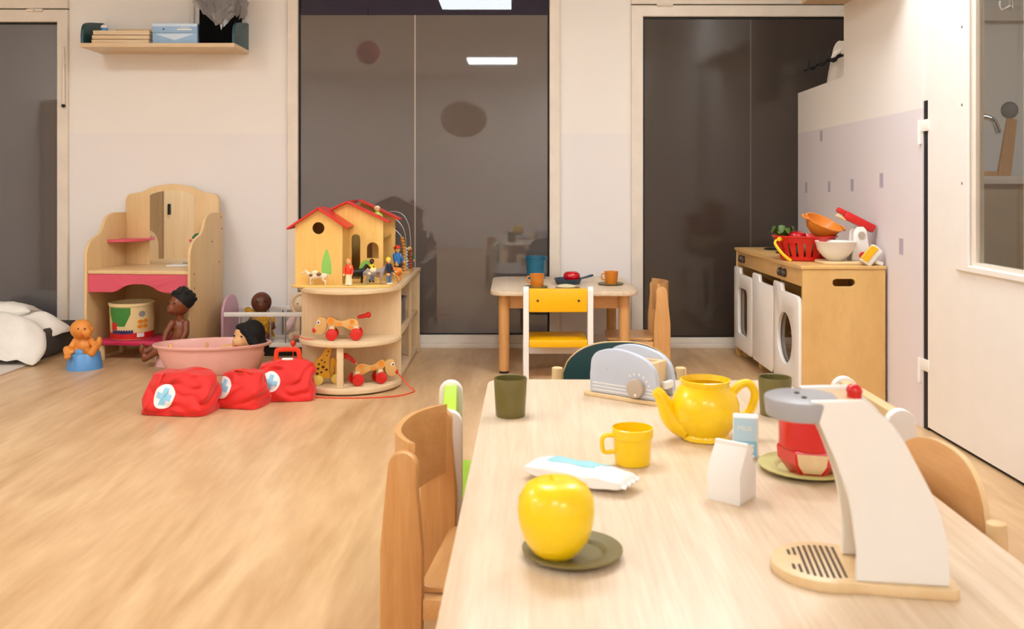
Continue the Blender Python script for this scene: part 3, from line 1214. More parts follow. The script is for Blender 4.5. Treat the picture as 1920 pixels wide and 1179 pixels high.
g.cyl((-0.078, 0.003, 0.233), (-0.078, 0.003, 0.262), 0.052, 0.055, 40, bev=0.004)
hd = g.build('brew_head', 'grey', t)
for (x, y) in ((-0.084, 0.018), (-0.078, -0.012)):
    g = G()
    g.cyl((x, y, 0.262), (x, y, 0.2635), 0.004, n=12)
    g.build('screw', 'smoke', hd)
g = G()
g.cyl((-0.006, 0.002, 0.255), (-0.006, 0.002, 0.268), 0.0105, n=20)
g.ell((-0.006, 0.002, 0.272), (0.0115, 0.0115, 0.010))
g.build('button', 'red', t)
k = 0
for i in range(10):
    x = tray_c[0] - 0.056 + i * 0.0085
    hw = math.sqrt(max(0.0, 0.060 ** 2 - (x - tray_c[0] - 0.0) ** 2))
    y0, y1 = tray_c[1] - hw, tray_c[1] + hw
    if x > -0.02:
        pass
    if i <= 2:
        segs = [(y0, tray_c[1] - 0.017), (tray_c[1] + 0.017, y1)]
    else:
        segs = [(y0, y1)]
    for (a, b) in segs:
        if b - a < 0.006:
            continue
        a2, b2 = a, b
        if x > -0.018 and False:
            b2 = min(b2, -0.05)
        if x > -0.016:
            continue
        g = G()
        g.bb(x - 0.0021, x + 0.0021, a2, b2, 0.0152, 0.0159)
        g.build('drip_slot', 'smoke', t)

# ================================================================== CHAIRS
def painted_chair(label, loc, rz, mback, h=0.43, w=0.36, bw=0.07, screws=False, grp='white-posted nursery chairs'):
    """local frame: sitter looks towards +y"""
    t = thing('painted_chair', label, 'chair', loc, rz, grp)
    hw = w / 2
    zs = 0.203
    for sx in (-1, 1):
        g = G()
        ol = [(-bw / 2 + 0.0, 0), (bw / 2, 0)] + circ(0, h - bw / 2, bw / 2, bw / 2, 14, 0, 180)
        x0 = sx * hw - (0.015 if sx > 0 else 0.015)
        g.plate(ol, th=0.03, plane='yz', off=x0, bev=0.005, seg=2)
        g.build('back_post', 'white', t)
        g = G()
        g.plate([(0.19, 0), (0.24, 0), (0.24, zs - 0.04), (0.19, zs - 0.04)], th=0.03, plane='yz', off=x0, bev=0.005, seg=2)
        g.build('front_leg', 'white', t)
    g = G()
    g.bb(-hw + 0.0152, hw - 0.0152, -0.018, 0.018, h - 0.131, h - 0.011, 0.005)
    b = g.build('backrest', mback, t)
    if screws:
        for sx in (-1, 1):
            g = G()
            g.cyl((sx * 0.105, -0.0205, h - 0.072), (sx * 0.105, -0.017, h - 0.072), 0.0065, n=14)
            g.build('screw', 'smoke', b)
    g = G()
    g.bb(-hw + 0.0155, hw - 0.0155, -0.03, 0.25, zs - 0.04, zs, 0.006)
    g.build('seat', mback, t)
    for z in (0.09,):
        g = G()
        g.bb(-hw + 0.0155, hw - 0.0155, 0.2, 0.225, z, z + 0.035, 0.003)
        g.build('stretcher', 'white', t)
    return t


painted_chair('white-posted chair with yellow back and seat drawn up to the far table', (0.237, 4.80, 0), 0, 'yellow_paint', h=0.474, w=0.330, bw=0.055, screws=True)
painted_chair('white-posted chair with lime green back on the left of the big table', (-0.168, 2.535, 0), -90 + 3, 'lime', h=0.43, w=0.36, bw=0.068)
painted_chair('white-posted chair behind the toy coffee machine, right of the big table', (0.985, 2.57, 0), 90, 'core', h=0.43, w=0.40, bw=0.074)


def beech_chair(label, loc, rz, grp='beech plywood nursery chairs', h=0.452, w=0.36):
    t = thing('beech_chair', label, 'chair', loc, rz, grp)
    hw = w / 2
    zs = 0.17
    for sx in (-1, 1):
        g = G()
        ol = [(-0.048, 0), (0.04, 0), (0.042, 0.25)] + [(0.030, 0.38)] + circ(0.0, h - 0.031, 0.031, 0.031, 10, 10, 170) + [(-0.034, 0.38), (-0.048, 0.25)]
        g.plate(ol, th=0.026, plane='yz', off=sx * hw - 0.013, bev=0.006, seg=2)
        g.build('back_post', 'beech', t)
        g = G()
        g.plate([(0.21, 0), (0.27, 0), (0.262, zs - 0.016), (0.2, zs - 0.016)], th=0.026, plane='yz', off=sx * hw - 0.013, bev=0.005, seg=2)
        g.build('front_leg', 'beech', t)
        g = G()
        g.bb(sx * hw - 0.012, sx * hw + 0.012, 0.042, 0.2, zs - 0.06, zs - 0.016, 0.003)
        g.build('side_rail', 'beech_h', t)
    # bent plywood back, bowed away from the sitter
    g = G()
    n = 18
    rows = []
    for k in range(n + 1):
        u = -1 + 2 * k / n
        x = u * (hw - 0.0135)
        y = 0.012 - 0.062 * (1 - abs(u) ** 2.4)
        zt = h + 0.012 + 0.0 * u
        zb = h - 0.155 - 0.02 * (1 - u * u)
        rows.append([g.bm.verts.new(p) for p in ((x, y - 0.005, zb), (x, y + 0.005, zb), (x, y + 0.005 + 0.004, zt), (x, y - 0.005 + 0.0, zt))])
    for A, B in zip(rows, rows[1:]):
        for i in range(4):
            g.bm.faces.new((A[i], A[(i + 1) % 4], B[(i + 1) % 4], B[i]))
    g.bm.faces.new(rows[0])
    g.bm.faces.new(rows[-1][::-1])
    g.build('backrest', 'beech_h', t)
    g = G()
    g.plate(rrect(-hw + 0.014, hw - 0.014, 0.03, 0.29, 0.03), th=0.014, plane='xy', off=zs - 0.014, bev=0.003)
    g.build('seat', 'beech_h', t)
    return t


beech_chair('beech chair with bowed plywood back on the near left of the big table', (-0.2, 2.105, 0), -90 - 7, w=0.375)
beech_chair('beech chair tucked in at the right end of the far small table', (0.81, 5.172, 0), 87, w=0.33)


def arch_chair(label, loc, rz, mface, grp='arch-backed plywood chairs'):
    t = thing('arch_chair', label, 'chair', loc, rz, grp)
    zs = 0.215
    hw = 0.192
    for sx in (-1, 1):
        g = G()
        g.cyl((sx * hw, -0.012, 0), (sx * hw, 0.0, 0.43), 0.019, 0.017, 18, bev=0.004)
        g.build('back_post', 'core', t)
        g = G()
        g.cyl((sx * hw, 0.25, 0), (sx * (hw - 0.01), 0.24, zs - 0.014), 0.019, 0.019, 18)
        g.build('front_leg', 'core', t)
        g = G()
        g.bb(sx * hw - 0.009, sx * hw + 0.009, 0.017, 0.222, zs - 0.05, zs - 0.0142, 0.002)
        g.build('side_rail', 'core', t)
    n = 26

    def sheet(y0, y1, inset, name, m):
        g = G()
        rows = []
        for k in range(n + 1):
            u = -1 + 2 * k / n
            x = u * (0.176 - inset)
            yb = -0.02 * (1 - u * u) + 0.004
            zt = 0.415 + (0.508 - 0.415 - inset) * max(0.0, 1 - abs(u) ** 2.6) ** 0.62
            zb = 0.30 + inset
            rows.append([g.bm.verts.new(p) for p in ((x, yb + y0, zb), (x, yb + y1, zb), (x, yb + y1, zt), (x, yb + y0, zt))])
        for A, B in zip(rows, rows[1:]):
            for i in range(4):
                g.bm.faces.new((A[i], A[(i + 1) % 4], B[(i + 1) % 4], B[i]))
        g.bm.faces.new(rows[0])
        g.bm.faces.new(rows[-1][::-1])
        return g.build(name, m, t)
    sheet(-0.005, 0.005, 0.0, 'backrest', 'core')
    sheet(-0.0062, -0.0051, 0.0025, 'back_veneer', mface)
    sheet(0.0051, 0.0062, 0.0025, 'front_veneer', mface)
    g = G()
    g.plate(rrect(-hw, hw, -0.01, 0.285, 0.05), th=0.014, plane='xy', off=zs - 0.014, bev=0.003)
    g.build('seat', mface, t)
    return t


arch_chair('chair with dark teal arched back at the far end of the big table', (0.333, 2.905, 0), 180, 'teal')
arch_chair('natural arched plywood chair at the right side of the big table', (0.806, 1.765, 0), 93, 'beech_h')

# ================================================================== FAR SMALL TABLE
t = thing('small_table', 'small pale-topped beech table by the pillar between the windows', 'table', (0.276, 5.265, 0))
BZ = 0.44
g = G()
g.plate(rrect(-0.39, 0.39, -0.41, 0.40, 0.09), th=0.024, plane='xy', off=BZ - 0.024, bev=0.005, seg=2)
g.build('tabletop', 'ash', t)
g = G()
g.plate(rect(-0.31, 0.31, -0.31, 0.31), [rect(-0.29, 0.29, -0.29, 0.29)], 0.075, 'xy', BZ - 0.0995)
g.build('apron', 'beech_h', t)
for sx in (-1, 1):
    for sy in (-1, 1):
        g = G()
        g.cyl((sx * 0.318, sy * 0.318 - 0.0, 0.012), (sx * 0.318, sy * 0.318, BZ - 0.0245), 0.027, 0.03, 20)
        lg = g.build('leg', 'beech', t)
        g = G()
        g.cyl((sx * 0.318, sy * 0.318, 0.0), (sx * 0.318, sy * 0.318, 0.012), 0.025, n=16)
        g.build('foot_cap', 'blackrub', lg)


def on_small(px, d, h=0.0):
    return Vector(((px - 960) * d / 1750, d, BZ + h))


t = thing('toy_bucket', 'teal blue plastic bucket on the far table', 'bucket', on_small(1005, 5.53))
g = G()
g.lathe([(0, 0), (0.05, 0), (0.052, 0.002), (0.058, 0.125), (0.0625, 0.126), (0.0625, 0.133), (0.057, 0.133), (0.05, 0.006), (0, 0.005)], 32)
g.build('bucket_body', 'teal_pl', t)
g = G()
for sx in (-1, 1):
    g.cyl((sx * 0.06, 0, 0.118), (sx * 0.068, 0, 0.118), 0.008, n=12)
g.build('handle_lug', 'teal_pl', t)


def small_cup(label, loc, hand):
    t = thing('toy_cup', label, 'cup', loc, 0, 'orange cups on the far table')
    g = G()
    g.lathe([(0, 0), (0.031, 0), (0.033, 0.003), (0.0385, 0.068), (0.040, 0.07), (0.037, 0.07), (0.031, 0.006), (0, 0.005)], 28)
    g.build('cup_body', 'orange', t)
    g = G()
    g.tube(smooth_pts([(hand * 0.034, 0, 0.056), (hand * 0.05, 0, 0.055), (hand * 0.054, 0, 0.04), (hand * 0.048, 0, 0.024), (hand * 0.033, 0, 0.022)], 4), 0.004, 8)
    g.build('handle', 'orange', t)


plate('saucer', 'dark olive saucer under the orange cup by the teal bucket', on_small(1006, 5.05), 0.062, 0.008, 'olive_dk', 'saucers on the far table')
plate('saucer', 'dark olive saucer under the orange cup at the right of the far table', on_small(1145, 5.2), 0.072, 0.009, 'olive_dk', 'saucers on the far table')
small_cup('orange cup in front of the teal bucket on the far table', on_small(1007, 5.05, 0.0046), -1)
small_cup('orange cup and saucer at the right of the far table', on_small(1146, 5.2, 0.0046), -1)
plate('saucer', 'olive plate with flat bread just behind the yellow chair back', on_small(1064, 4.99), 0.066, 0.008, 'olive_dk', 'saucers on the far table')
g = G()
g.soft(lambda x, y, z: (x * 0.09 + 0.01 * noise.noise(Vector((x * 4, y * 4, 1))), y * 0.07 * math.sqrt(max(0.05, 1 - (2 * x) ** 2 * 0.9)), 0.007 + (z + 0.5) * (0.012 * (1 - 2 * x * x - 2 * y * y) + 0.004)), 8)
tag(g.build('flat_bread', 'cowwhite', None, on_small(1062, 4.99, 0.0025)), 'cream toy flat bread on the olive plate behind the yellow chair', 'toy food')
t = thing('toy_pan', 'slate blue toy frying pan on the far table', 'pan', on_small(1065, 5.24), 22)
g = G()
g.lathe([(0, 0), (0.062, 0), (0.066, 0.003), (0.079, 0.03), (0.081, 0.031), (0.076, 0.031), (0.063, 0.006), (0, 0.005)], 36)
g.build('pan_body', 'slate', t)
g = G()
g.tube([(0.074, 0, 0.026), (0.1, 0, 0.031), (0.14, 0, 0.04), (0.155, 0, 0.043)], [0.009, 0.008, 0.010, 0.008], 10, flat=(1.3, 0.7))
g.build('handle', 'slate', t)
t = thing('toy_tomato', 'shiny red toy tomato in the slate blue pan', 'toy tomato', on_small(1072, 5.24, 0.0055))
g = G()
g.lathe([(0, 0.004), (0.012, 0.001), (0.026, 0.004), (0.042, 0.018), (0.048, 0.036), (0.044, 0.053), (0.03, 0.064), (0.014, 0.064), (0, 0.058)], 32)
g.build('fruit', 'tomato', t)
g = G()
for k in range(5):
    a = k * 72
    g.plate([(0, -0.004), (0.02, 0), (0, 0.004)], th=0.002, plane='xy', off=0.0625, Mx=Matrix.Rotation(R(a), 4, 'Z'))
g.build('calyx', 'tomato', t)


# ================================================================== PLAY KITCHEN
KX0, KX1, KY0, KY1, KT = 1.313, 1.688, 4.217, 5.47, 0.63
t = thing('play_kitchen', 'birch plywood play kitchen with three white doors along the partition', 'play kitchen', (0, 0, 0))
g = G()
g.plate(rect(KX0, KX1, 0.0, KT - 0.0165), [rrect(1.449, 1.551, 0.537, 0.571, 0.0165)], 0.018, 'xz', KY0, bev=0.0015)
g.build('side_panel', 'kitchen', t)
g = G()
g.bb(KX0, KX1, KY1 - 0.018, KY1, 0.0, KT - 0.0165, 0.0015)
g.build('side_panel', 'kitchen', t)
g = G()
g.bb(KX1 - 0.012, KX1, KY0 + 0.0185, KY1 - 0.0185, 0.03, KT - 0.0165)
g.build('back_panel', 'kitchen', t)
g = G()
wv = [(KX0 - 0.008, KY0 - 0.004), (KX1 + 0.002, KY0 - 0.004), (KX1 + 0.002, KY1 + 0.004), (KX0 - 0.008, KY1 + 0.004)]
fr = [(KX0 - 0.008 - 0.010 * (0.5 - 0.5 * math.cos(4 * PI * k / 24)), KY1 + 0.004 - (KY1 - KY0 + 0.008) * k / 24) for k in range(1, 24)]
g.plate(wv + fr, th=0.016, plane='xy', off=KT - 0.016, bev=0.003, seg=2)
g.build('worktop', 'kitchen', t)
g = G()
g.bb(KX0 + 0.006, KX0 + 0.022, KY0 + 0.0185, KY1 - 0.0185, 0.533, KT - 0.0165, 0.001)
g.build('fascia', 'kitchen', t)
g = G()
g.bb(KX0 + 0.024, KX1 - 0.014, KY0 + 0.019, KY1 - 0.019, 0.045, 0.06)
g.build('bottom_shelf', 'kitchen', t)
g = G()
g.bb(KX0 + 0.06, KX1 - 0.014, KY0 + 0.019, KY1 - 0.019, 0.26, 0.272)
g.build('inner_shelf', 'kitchen', t)
for y in (4.65, 5.06):
    g = G()
    g.bb(KX0 + 0.03, KX1 - 0.014, y - 0.008, y + 0.008, 0.0605, 0.5325)
    g.build('divider', 'kitchen', t)
for y in (KY0 + 0.06, 4.65, 5.06, KY1 - 0.06):
    g = G()
    g.bb(KX0 + 0.03, KX0 + 0.07, y - 0.02, y + 0.02, 0, 0.0445, 0.003)
    g.build('foot', 'kitchen', t)


def kdoor(y0, y1, hole):
    """white door; high corner on the far side, stepped down towards the near side"""
    zb, zh, zl = 0.058, 0.522, 0.487
    ys = y1 - 0.33 * (y1 - y0)
    ol = [(y0 + 0.02, zb)] + [(y1 - 0.02, zb), (y1, zb + 0.02), (y1, zh - 0.012), (y1 - 0.012, zh), (ys + 0.008, zh), (ys, zh - 0.008), (ys - 0.004, zl + 0.010), (ys - 0.014, zl),
                              (y0 + 0.04, zl), (y0 + 0.012, zl - 0.012), (y0, zl - 0.04), (y0, zb + 0.02)]
    g = G()
    g.plate(ol, [hole] if hole else (), 0.018, 'yz', KX0 - 0.013, bev=0.003, seg=2)
    return g.build('door', 'white', t)


d3 = kdoor(4.232, 4.648, circ(4.457, 0.268, 0.118, 0.122, 32))
d2 = kdoor(4.656, 5.052, None)
d1 = kdoor(5.060, 5.462, rrect(5.165, 5.37, 0.145, 0.41, 0.04))
for (dd, hole, y0, y1) in ((d3, circ(4.457, 0.268, 0.128, 0.132, 32), 0, 0), (d1, rrect(5.155, 5.38, 0.135, 0.42, 0.045), 0, 0)):
    g = G()
    g.plate(hole, th=0.002, plane='yz', off=KX0 + 0.0055)
    g.build('window_pane', 'doorglass', dd)
for (y, z) in ((4.50, 0.572), (4.57, 0.572), (5.30, 0.572), (5.36, 0.572)):
    g = G()
    g.cyl((KX0 + 0.006, y, z), (KX0 - 0.012, y, z), 0.022, 0.019, 22, bev=0.002)
    kn = g.build('knob', 'smoke', t)
    g = G()
    g.bb(KX0 - 0.0135, KX0 - 0.0115, y - 0.003, y + 0.003, z, z + 0.017)
    g.build('knob_pointer', 'steel', kn)
for (y, r) in ((5.0, 0.085), (5.27, 0.075)):
    g = G()
    g.lathe([(0, KT + 0.0002), (r, KT + 0.0002), (r, KT + 0.006), (r * 0.93, KT + 0.008), (r * 0.8, KT + 0.006), (r * 0.5, KT + 0.006), (r * 0.45, KT + 0.008), (0, KT + 0.008)], 32, c=(1.5, y, 0))
    g.build('hob', 'black', t)


def on_kit(px, d, h=0.0):
    return Vector(((px - 960) * d / 1750, d, KT + h))


# red basket with slots
BL = on_kit(1508, 4.56)
t = thing('toy_basket', 'red slotted plastic basket with yellow handle on the play kitchen', 'basket', BL)
g = G()
g.lathe([(0, 0.0), (0.10, 0.0), (0.112, 0.004), (0.116, 0.02), (0.112, 0.022), (0.105, 0.007), (0, 0.006)], 40)
g.build('base', 'red', t)
g = G()
g.lathe([(0.141, 0.088), (0.150, 0.113), (0.157, 0.116), (0.157, 0.121), (0.149, 0.122), (0.143, 0.116), (0.136, 0.088)], 48)
rm = g.bm
g.build('rim', 'red', t)
for k in range(22):
    a = 2 * PI * k / 22
    g = G()
    ca, sa = math.cos(a), math.sin(a)
    w = 0.0125
    pr = [(0.113, 0.016), (0.128, 0.055), (0.1405, 0.094)]
    vs = []
    for (r, z) in pr:
        for (dr_, dw) in ((0, -w), (0, w), (-0.004, w), (-0.004, -w)):
            rr = r + dr_
            ww = dw * (0.8 + 0.4 * z / 0.09)
            vs.append(g.bm.verts.new((rr * ca - ww * sa, rr * sa + ww * ca, z)))
    for i in (0, 4):
        for j in range(4):
            g.bm.faces.new((vs[i + j], vs[i + (j + 1) % 4], vs[i + 4 + (j + 1) % 4], vs[i + 4 + j]))
    g.bm.faces.new(vs[0:4])
    g.bm.faces.new(vs[8:12])
    g.build('slat', 'red', t)
g = G()
hp = smooth_pts([(-0.155, -0.075, 0.104), (-0.166, -0.08, 0.086), (-0.150, -0.11, 0.05), (-0.125, -0.125, 0.022), (-0.105, -0.135, 0.006)], 5)
g.tube(hp, 0.006, 8, flat=(1.4, 0.7))
g.build('handle', 'hair_y', t)
g = G()
g.cyl((-0.128, -0.06, 0.106), (-0.146, -0.078, 0.106), 0.010, n=16)
g.build('handle_pivot', 'hair_y', t)
# contents
g = G()
for k in range(9):
    a = k * 40
    g.tube([(0, 0, 0.0), (0.022 * math.cos(R(a)), 0.022 * math.sin(R(a)), 0.035), (0.05 * math.cos(R(a)), 0.05 * math.sin(R(a)), 0.055 + 0.012 * (k % 3)), (0.065 * math.cos(R(a)), 0.06 * math.sin(R(a)), 0.045)], [0.010, 0.014, 0.013, 0.003], 6, flat=(1.3, 0.35))
tag(g.build('toy_salad', mat('salad_green', (74, 104, 30), 0.5), None, BL + Vector((-0.09, 0.05, 0.082))), 'green toy salad leaves sticking out of the red basket', 'toy food')
g = G()
g.lathe([(0, 0.002), (0.02, 0), (0.04, 0.016), (0.046, 0.036), (0.04, 0.055), (0.02, 0.064), (0, 0.06)], 24)
tag(g.build('toy_tomato', 'tomato', None, BL + Vector((-0.03, 0.01, 0.075))), 'red toy tomato at the top of the red basket', 'toy tomato')
g = G()
g.ell((0, 0, 0.045), (0.05, 0.07, 0.045))
tag(g.build('toy_potato', mat('potato_brown', (128, 84, 44), 0.6), None, BL + Vector((0.0, 0.0, 0.0065))), 'brown toy potato seen through the slots of the red basket', 'toy food')
g = G()
g.ell((0, 0, 0.035), (0.035, 0.05, 0.035))
g.ell((0.0, 0.04, 0.035), (0.025, 0.03, 0.025))
tag(g.build('toy_pear', mat('pear_green', (58, 74, 34), 0.6), None, BL + Vector((-0.062, -0.03, 0.0065))), 'dark green toy pear behind the front slots of the basket', 'toy food')
g = G()
g.ell((0, 0, 0.03), (0.032, 0.045, 0.03))
tag(g.build('toy_onion', mat('onion_brown', (150, 104, 66), 0.6), None, BL + Vector((0.066, -0.03, 0.0065))), 'tan toy onion low in the right side of the basket', 'toy food')
# orange colander tilted on the basket
cb = thing('toy_colander', 'orange toy colander tipped over on top of the red basket', 'colander', BL + Vector((0.063, -0.01, 0.125)))
cb.rotation_euler = (R(20), R(20), 0)
g = G()
g.lathe([(0, 0.0), (0.04, 0.0), (0.066, 0.018), (0.083, 0.05), (0.088, 0.066), (0.093, 0.067), (0.093, 0.071), (0.085, 0.071), (0.079, 0.05), (0.062, 0.021), (0.038, 0.004), (0, 0.004)], 36)
g.build('bowl', 'orange', cb)
for a in (10, 190):
    ca, sa = math.cos(R(a)), math.sin(R(a))
    g = G()
    pts = [(0.09, -0.022), (0.108, -0.018), (0.114, 0), (0.108, 0.018), (0.09, 0.022)]
    g.tube([(p[0] * ca - p[1] * sa, p[0] * sa + p[1] * ca, 0.067) for p in pts], 0.0055, 8)
    g.build('handle', 'orange', cb)

# toy mixer with board, bowl apart
mx0 = Vector((1.565, 4.36, KT))
t = thing('toy_mixer', 'white toy stand mixer with tipped red head on the play kitchen', 'toy mixer', mx0, 0)
g = G()
g.plate(rrect(-0.135, 0.115, -0.095, 0.085, 0.04), th=0.014, plane='xy', bev=0.003)
g.build('base_board', 'toy_wood', t)
for y in (-0.03, 0.022):
    g = G()
    g.plate([(0.012, 0.0145), (0.100, 0.0145), (0.088, 0.11), (0.080, 0.158), (0.066, 0.172), (0.038, 0.170), (0.024, 0.152), (0.021, 0.11)], th=0.018, plane='xz', off=y, bev=0.004, seg=2)
    g.build('stand_side', 'white', t)
Mh = Matrix.Translation((0.052, 0, 0.158)) @ Matrix.Rotation(R(27), 4, 'Y')
g = G()
g.box((-0.012, 0.001, 0.034), (0.158, 0.034, 0.040), 0.010, Mx=Mh)
g.box((-0.105, 0.001, 0.040), (0.05, 0.028, 0.024), 0.006, Mx=Mh)
g.build('mixer_head', 'red', t)
g = G()
g.box((-0.098, 0.001, 0.014), (0.05, 0.022, 0.014), 0.004, Mx=Mh)
g.build('whisk_mount', 'toy_wood', t)
g = G()
g.cyl((0.056, -0.0305, 0.134), (0.056, -0.036, 0.134), 0.016, n=24)
g.build('pivot', 'taupe', t)
g = G()
g.cyl((0.061, -0.0305, 0.038), (0.061, -0.044, 0.038), 0.0175, n=24, bev=0.003)
g.build('button', 'red', t)
g = G()
g.lathe([(0, 0), (0.03, 0), (0.033, 0.003), (0.055, 0.018), (0.08, 0.05), (0.0905, 0.088), (0.093, 0.09), (0.090, 0.091), (0.076, 0.05), (0.05, 0.02), (0, 0.006)], 40)
tag(g.build('mixing_bowl', 'whiteglow', None, (1.505, 4.345, KT + 0.0142)), 'white toy mixing bowl on the mixer board', 'bowl')
t = thing('toy_hand_whisk', 'tipped white and yellow plastic toy at the corner of the play kitchen', 'toy', (1.632, 4.245, KT), 0)
Mw = Matrix.Translation((0.0, 0, 0.045)) @ Matrix.Rotation(R(40), 4, 'Y')
g = G()
g.box((0, 0, 0), (0.052, 0.045, 0.095), 0.008, Mx=Mw)
g.build('shell', 'whiteglow', t)
g = G()
g.box((-0.0265, -0.008, -0.002), (0.004, 0.028, 0.075), 0.001, Mx=Mw)
g.box((-0.012, -0.0235, 0.0), (0.024, 0.004, 0.08), 0.001, Mx=Mw)
g.build('yellow_insert', 'yellow_paint', t)
g = G()
g.box((0.035, 0.0, 0.012), (0.04, 0.022, 0.018), 0.004, rot=(0, R(20), 0))
g.build('tail', 'whiteglow', t)

# wooden shelf high on the partition
t = thing('wall_shelf', 'wooden shelf on the partition at the upper right edge', 'shelf', (1.715, 4.38, 1.931), -2.35)
g = G()
g.bb(-0.235, -0.001, -0.45, 0.45, 0, 0.022, 0.002)
g.build('board', 'birch_y', t)
for y in (-0.3, 0.3):
    g = G()
    g.plate([(-0.14, 0.0225), (-0.0012, 0.0225), (-0.0012, 0.13)], th=0.016, plane='xz', off=y)
    g.build('bracket', 'birch_y', t)

# ================================================================== HALF-ROUND SHELF UNIT
SX0, SX1, SY0, SY1 = -1.05, -0.553, 4.65, 5.60
SCX, SR = (SX0 + SX1) / 2, (SX1 - SX0) / 2
t = thing('shelf_unit', 'low birch shelf unit with half-round end carrying the toy house', 'shelf unit', (0, 0, 0))
for nm, z0, z1 in (('top_board', 0.478, 0.5), ('middle_shelf', 0.228, 0.25), ('bottom_board', 0.008, 0.034)):
    g = G()
    g.plate(circ(SCX, SY0 - 0.001, SR + 0.004, 0.262, 30, 180, 360), th=z1 - z0, plane='xy', off=z0, bev=0.004, seg=2)
    g.build('round_' + nm, 'birch_h', t)
    g = G()
    if nm == 'top_board':
        g.bb(SX0, SX1 + 0.006, SY0 + 0.0, SY1, z0, z1, 0.003)
    else:
        g.bb(SX0 + 0.016, SX1 - 0.012, SY0 + 0.0185, SY1 - 0.0185, z0, z1, 0.002)
    g.build(nm, 'birch_y', t)
for y in (SY0, SY1 - 0.018):
    g = G()
    g.bb(SX0 + 0.002, SX1, y, y + 0.018, 0, 0.4775, 0.0015)
    g.build('end_panel', 'birch_v', t)
g = G()
g.bb(SX0 + 0.002, SX0 + 0.015, SY0 + 0.0185, SY1 - 0.0185, 0.0, 0.4775)
g.build('back_panel', 'birch_v', t)
for z0, z1 in ((0.0345, 0.2275), ):
    g = G()
    g.bb(-0.828, -0.796, 4.402, 4.42, z0, z1, 0.003)
    g.build('post', 'birch_v', t)
g = G()
g.bb(SX1 - 0.03, SX1 - 0.0125, 5.24, 5.262, 0.0345, 0.4775, 0.002)
g.build('upright', 'birch_v', t)
g = G()
g.bb(SX0 + 0.1, SX1 - 0.03, SY0 + 0.02, SY1 - 0.02, 0, 0.0078)
g.build('plinth', 'birch_v', t)

g = G()
g.plate(rrect(-0.13, 0.13, -0.17, 0.17, 0.03), [rrect(-0.124, 0.124, -0.164, 0.164, 0.026)], 0.125, 'xy', 0.004, bev=0.0)
g.plate(rrect(-0.13, 0.13, -0.17, 0.17, 0.03), th=0.004, plane='xy')
g.plate(rrect(-0.138, 0.138, -0.178, 0.178, 0.034), [rrect(-0.124, 0.124, -0.164, 0.164, 0.026)], 0.012, 'xy', 0.12)
tag(g.build('grey_crate', 'greybox', None, (-0.72, 5.02, 0.2502)), 'grey plastic crate on the middle shelf inside the unit', 'crate')

# ------------------------------------------------------------------ toy house
HZ = 0.5
t = thing('toy_house', 'yellow wooden toy house with red roofs on the shelf unit', 'toy house', (0, 0, HZ))
BT = 0.010
g = G()
bo = rrect(-1.075, -0.575, 4.50, 5.08, 0.05)
g.plate(bo, th=BT, plane='xy', bev=0.003, seg=2)
g.build('base_board', 'doll_wood', t)
# front block A
ax0, ax1, ay0, ay1 = -1.057, -0.827, 4.55, 4.72
zE, zA = 0.300, 0.376


def arch(x0, x1, z0, z1, n=10):
    r = (x1 - x0) / 2
    return [(x0, z0), (x1, z0)] + circ((x0 + x1) / 2, z1 - r, r, r, n, 0, 180)


g = G()
g.plate([(ax0, BT), (ax1, BT), (ax1, zE), ((ax0 + ax1) / 2, zA), (ax0, zE)], [circ(-0.944, 0.285, 0.0295, 0.0295, 24)], 0.012, 'xz', ay0, bev=0.0)
w = g.build('front_wall', 'doll_wood', t)
g = G()
g.plate([(p[0], p[1]) for p in smooth_pts([(-0.925, 0.065), (-0.928, 0.10), (-0.92, 0.145), (-0.908, 0.178), (-0.903, 0.182), (-0.896, 0.17), (-0.884, 0.125), (-0.88, 0.08), (-0.882, 0.06), (-0.9, 0.062)], 4, True)], th=0.0006, plane='xz', off=ay0 - 0.0008)
g.build('painted_cypress', 'green', w)
g = G()
g.bb(ax0, ax0 + 0.01, ay0 + 0.0122, ay1, BT, zE - 0.004)
g.build('left_wall', 'doll_wood', t)
g = G()
g.bb(ax1 - 0.01, ax1, ay0 + 0.0122, ay1, BT, zE - 0.004)
g.build('right_wall', 'doll_wood', t)
sl = math.atan2(zA - zE, (ax1 - ax0) / 2)


def roof_slab(name, xr, zr, xe, ze, y0, y1, th=0.009, ext=0.04, m='roof'):
    dx, dz = xe - xr, ze - zr
    L = math.hypot(dx, dz)
    ux, uz = dx / L, dz / L
    nx, nz = (-uz, ux) if ux > 0 else (uz, -ux)
    a = (xr, zr)
    b = (xe + ux * ext, ze + uz * ext)
    g = G()
    g.plate([a, b, (b[0] + nx * th, b[1] + nz * th), (xr, zr + th / abs(ux))], th=y1 - y0, plane='xz', off=y0, bev=0.002)
    return g.build(name, m, t)


axc = (ax0 + ax1) / 2
roof_slab('roof_slab', axc, zA + 0.0005, ax0, zE + 0.0005, ay0 - 0.028, ay1 + 0.02)
roof_slab('roof_slab', axc, zA + 0.0005, ax1, zE + 0.0005, ay0 - 0.028, ay1 - 0.002, ext=0.03)
